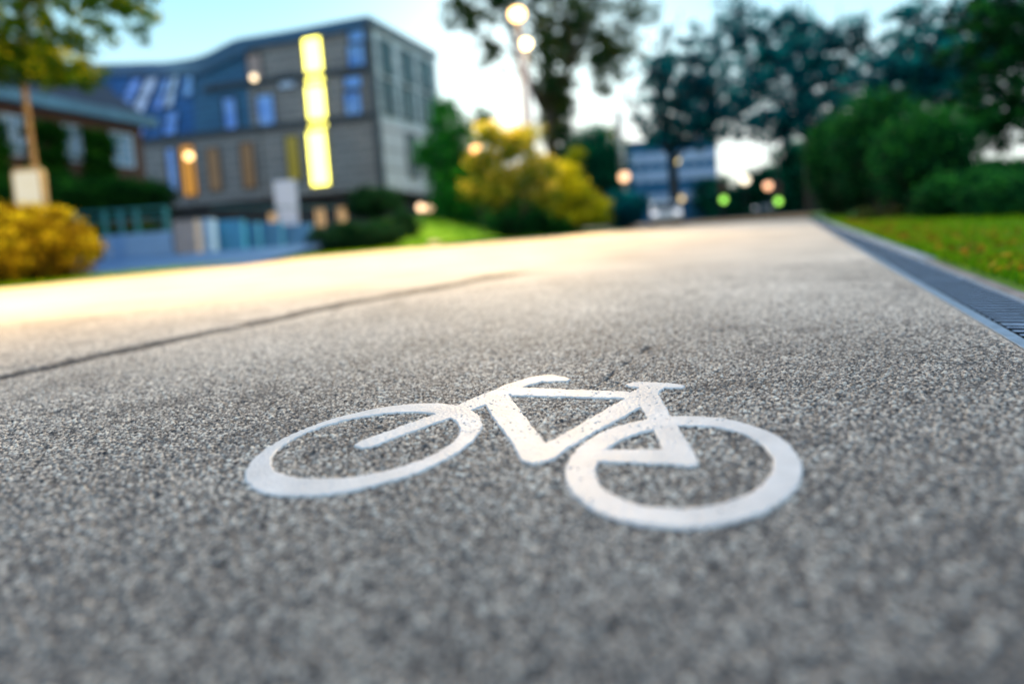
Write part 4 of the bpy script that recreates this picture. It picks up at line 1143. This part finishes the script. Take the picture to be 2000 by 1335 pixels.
treepx('broadleaf_tree', 2090, 11, [(2010, 90, 120, 110, 170, 100, .15), (1990, 230, 100, 55, 110, 100, .14), (2120, 120, 160, 150, 160, 90, .16), (1960, 20, 90, 60, 60, 90, .14), (1930, 250, 60, 26, 26, 90, .11)],
       0.10, L_hedge, 'near dark tree whose branches hang in at the right edge of the photo', 2.6, 0.17, L=1.7)

# woods at the back so the horizon closes
def belt(name, pts, size, lm, label, cat, zs=(1.2,), nc=60, nl=70, cr=0.35, r=(1.8, 1.8, 1.4)):
    bl = []
    for (px, Y, top) in pts:
        tpz = at(px, top, Y).z; c_ = at(px, 420, Y)
        z_ = 0.4
        while z_ < tpz:
            bl.append(((c_.x, Y, z_), r, nc, nl, cr)); z_ += r[2] * 1.2
    o = foliage(name, bl, size, lm, None); tag(o, label, cat, kind='stuff'); return o

belt('distant_woodland', [(px, 58 - (8 if px > 1430 else 0), 364 if 1385 < px < 1500 else 330) for px in range(1390, 1620, 22)] + [(px, 46, 300) for px in range(1560, 1700, 24)], 0.4, L_dark, 'dark mass of distant trees closing the view behind the cars', 'woodland', nc=24, nl=40, cr=.38, r=(2.0, 1.6, 1.2))
belt('distant_woodland', [(px, 30, 322 + 14 * math.sin(px * .13)) for px in range(1880, 2500, 26)] + [(px, 26, 330) for px in range(1700, 1880, 30)], 0.25, L_hedge, 'dark undergrowth seen below the crowns at the right', 'woodland', nc=34, nl=44, cr=.22, r=(1.4, 1.4, .8))
belt('distant_woodland', [(px, 75, 350) for px in range(-400, 1300, 40)], 0.6, L_dark, 'dark band of distant trees behind the buildings', 'woodland', nc=24, nl=50, cr=.7, r=(3.0, 2.5, 2.0))

# tall dark hedge along the right bank: several big shrubs
HG = [(1640, 320, 14.3, 110, 200, L_hedge, 'tall dark shrub at the left end of the hedge, green and yellow at its foot', .17, .085),
      (1715, 298, 11.8, 170, 262, L_hedge, 'tallest broad dark shrub of the hedge on the right', .15, .075),
      (1805, 320, 9.6, 190, 236, L_hedge, 'very dark broad shrub in the middle of the right hedge', .13, .065),
      (1895, 388, 7.9, 190, 118, L_hedge, 'low dark green shrub right of the tall ones', .09, .05),
      (1995, 394, 6.9, 200, 112, L_hedge, 'low dark shrub at the right edge of the photo', .08, .045),
      (2120, 400, 6.2, 220, 130, L_hedge, 'dark shrub just beyond the right edge', .08, .045)]
for px, py, Y, wp, hp_, lm, lb, cr_, sz_ in HG:
    bushpx('hedge_shrub', px, py, Y, wp, hp_, sz_, lm, lb, 420, 80, stem=0.9 if hp_ > 150 else 0.3, zb=0.0, cr=cr_)
bushpx('hedge_shrub', 1622, 372, 16.5, 60, 120, 0.09, L_brown, 'narrow olive shrub at the corner where the hedge meets the path end', 70, 80, stem=0.8, zb=0.0)
bushpx('hedge_shrub', 1730, 424, 9.6, 170, 40, 0.05, L_brown, 'low brownish undergrowth at the foot of the hedge', 90, 80, stem=0.3, zb=0.0)

# fallen yellow leaves by the drain
n = 1100
y = 1.0 + 9 * rng.random(n) ** 1.5; s = 0.02 + 0.7 * rng.random(n) ** 1.6
P = np.stack([right_edge(y) + 0.335 + s, y - s * .35, 0.035 + 0.03 * rng.random(n)], 1)
a = rng.normal(size=(n, 3)) * np.array([1, 1, .35]); a /= np.linalg.norm(a, axis=1)[:, None]
b = rng.normal(size=(n, 3)) * np.array([1, 1, .35]); b -= a * (a * b).sum(1)[:, None]; b /= np.linalg.norm(b, axis=1)[:, None]
sz = rng.uniform(.02, .065, n)[:, None]
V = np.stack([P - a * sz * .5, P + b * sz * .3, P + a * sz * .55, P - b * sz * .3], 1).reshape(-1, 3)
o = np_mesh('fallen_leaves', V, np.arange(n * 4).reshape(-1, 4), leafmat('dry_leaves', (0.14, 0.06, 0.01), (0.42, 0.20, 0.015), (0.65, 0.42, 0.03), .3))
attr(o, 'tint', rng.random(n), 'FACE'); tag(o, 'yellow and brown fallen leaves in the grass beside the drain', 'fallen leaves', kind='stuff')

# ------------------------------------------------------------------ drain channel
def drain():
    d = Vector((RK, 1, 0)).normalized(); n_ = Vector((d.y, -d.x, 0)); up = Vector((0, 0, 1))
    p0 = Vector((right_edge(-3.0), -3.0, 0)); L = 22.4
    t = thing('drain_channel', (p0.x, p0.y, 0), 'long grey steel drain channel with a barred grate along the right edge of the path', 'drain')
    def strip(o0, o1, z0, z1, name, mat, bev=0.002):
        return MB().box(p0 + d * L / 2 + n_ * (o0 + o1) / 2 + up * (z0 + z1) / 2, (L, abs(o1 - o0), z1 - z0), (d, n_, up)).build(name, mat, t, bevel=bev)
    strip(0.002, 0.033, -0.10, 0.003, 'edge_rail', M['steel'])
    strip(0.033, 0.200, -0.12, -0.10, 'channel_bed', M['black'], 0)
    strip(0.200, 0.211, -0.10, 0.001, 'edge_rail', M['steel'])
    m = MB(); v = 2.0
    while v < L - .1:
        st_ = 0.048 if v < 12 else 0.096
        m.box(p0 + d * v + n_ * 0.121 + up * -0.010, (st_ * 0.36, 0.152, 0.016), (d, n_, up)); v += st_
    m.build('grate_bar', M['grate'], t)
    m = MB(); v = 2.0
    while v < L - 1:
        for off in (0.194,): m.box(p0 + d * (v + .497) + n_ * off + up * -0.0115, (0.99, 0.006, 0.021), (d, n_, up))
        m.box(p0 + d * v + n_ * 0.1205 + up * -0.009, (0.02, 0.155, 0.020), (d, n_, up)); v += 1.0
    m.build('grate_frame', M['grate'], t)
    i = 0; v = 0.0
    kt = thing('kerb', (p0.x, p0.y, 0), 'row of low rough grey kerb stones between the drain and the grass', 'kerb')
    ms = [pm('kerb_stone', (0.26, 0.25, 0.26), 0.3, 9, 0.85, 0.5), pm('kerb_stone_pale', (0.32, 0.40, 0.50), 0.25, 9, 0.8, 0.4)]
    pale = MB(); rough = MB()
    while v < L - .5:
        ln = 0.98; far = v > 6.3
        wdt = 0.075 if far else 0.05 + 0.03 * rng.random()
        (pale if far else rough).box(p0 + d * (v + ln / 2) + n_ * (0.214 + wdt / 2) + up * -0.05, (ln, wdt, 0.10 + (0.012 if far else 0.006 * rng.random())), (d, n_, up)); v += 1.0
    rough.build('kerb_stones', ms[0], kt, bevel=0.012); pale.build('kerb_stones', ms[1], kt, bevel=0.008)
drain()
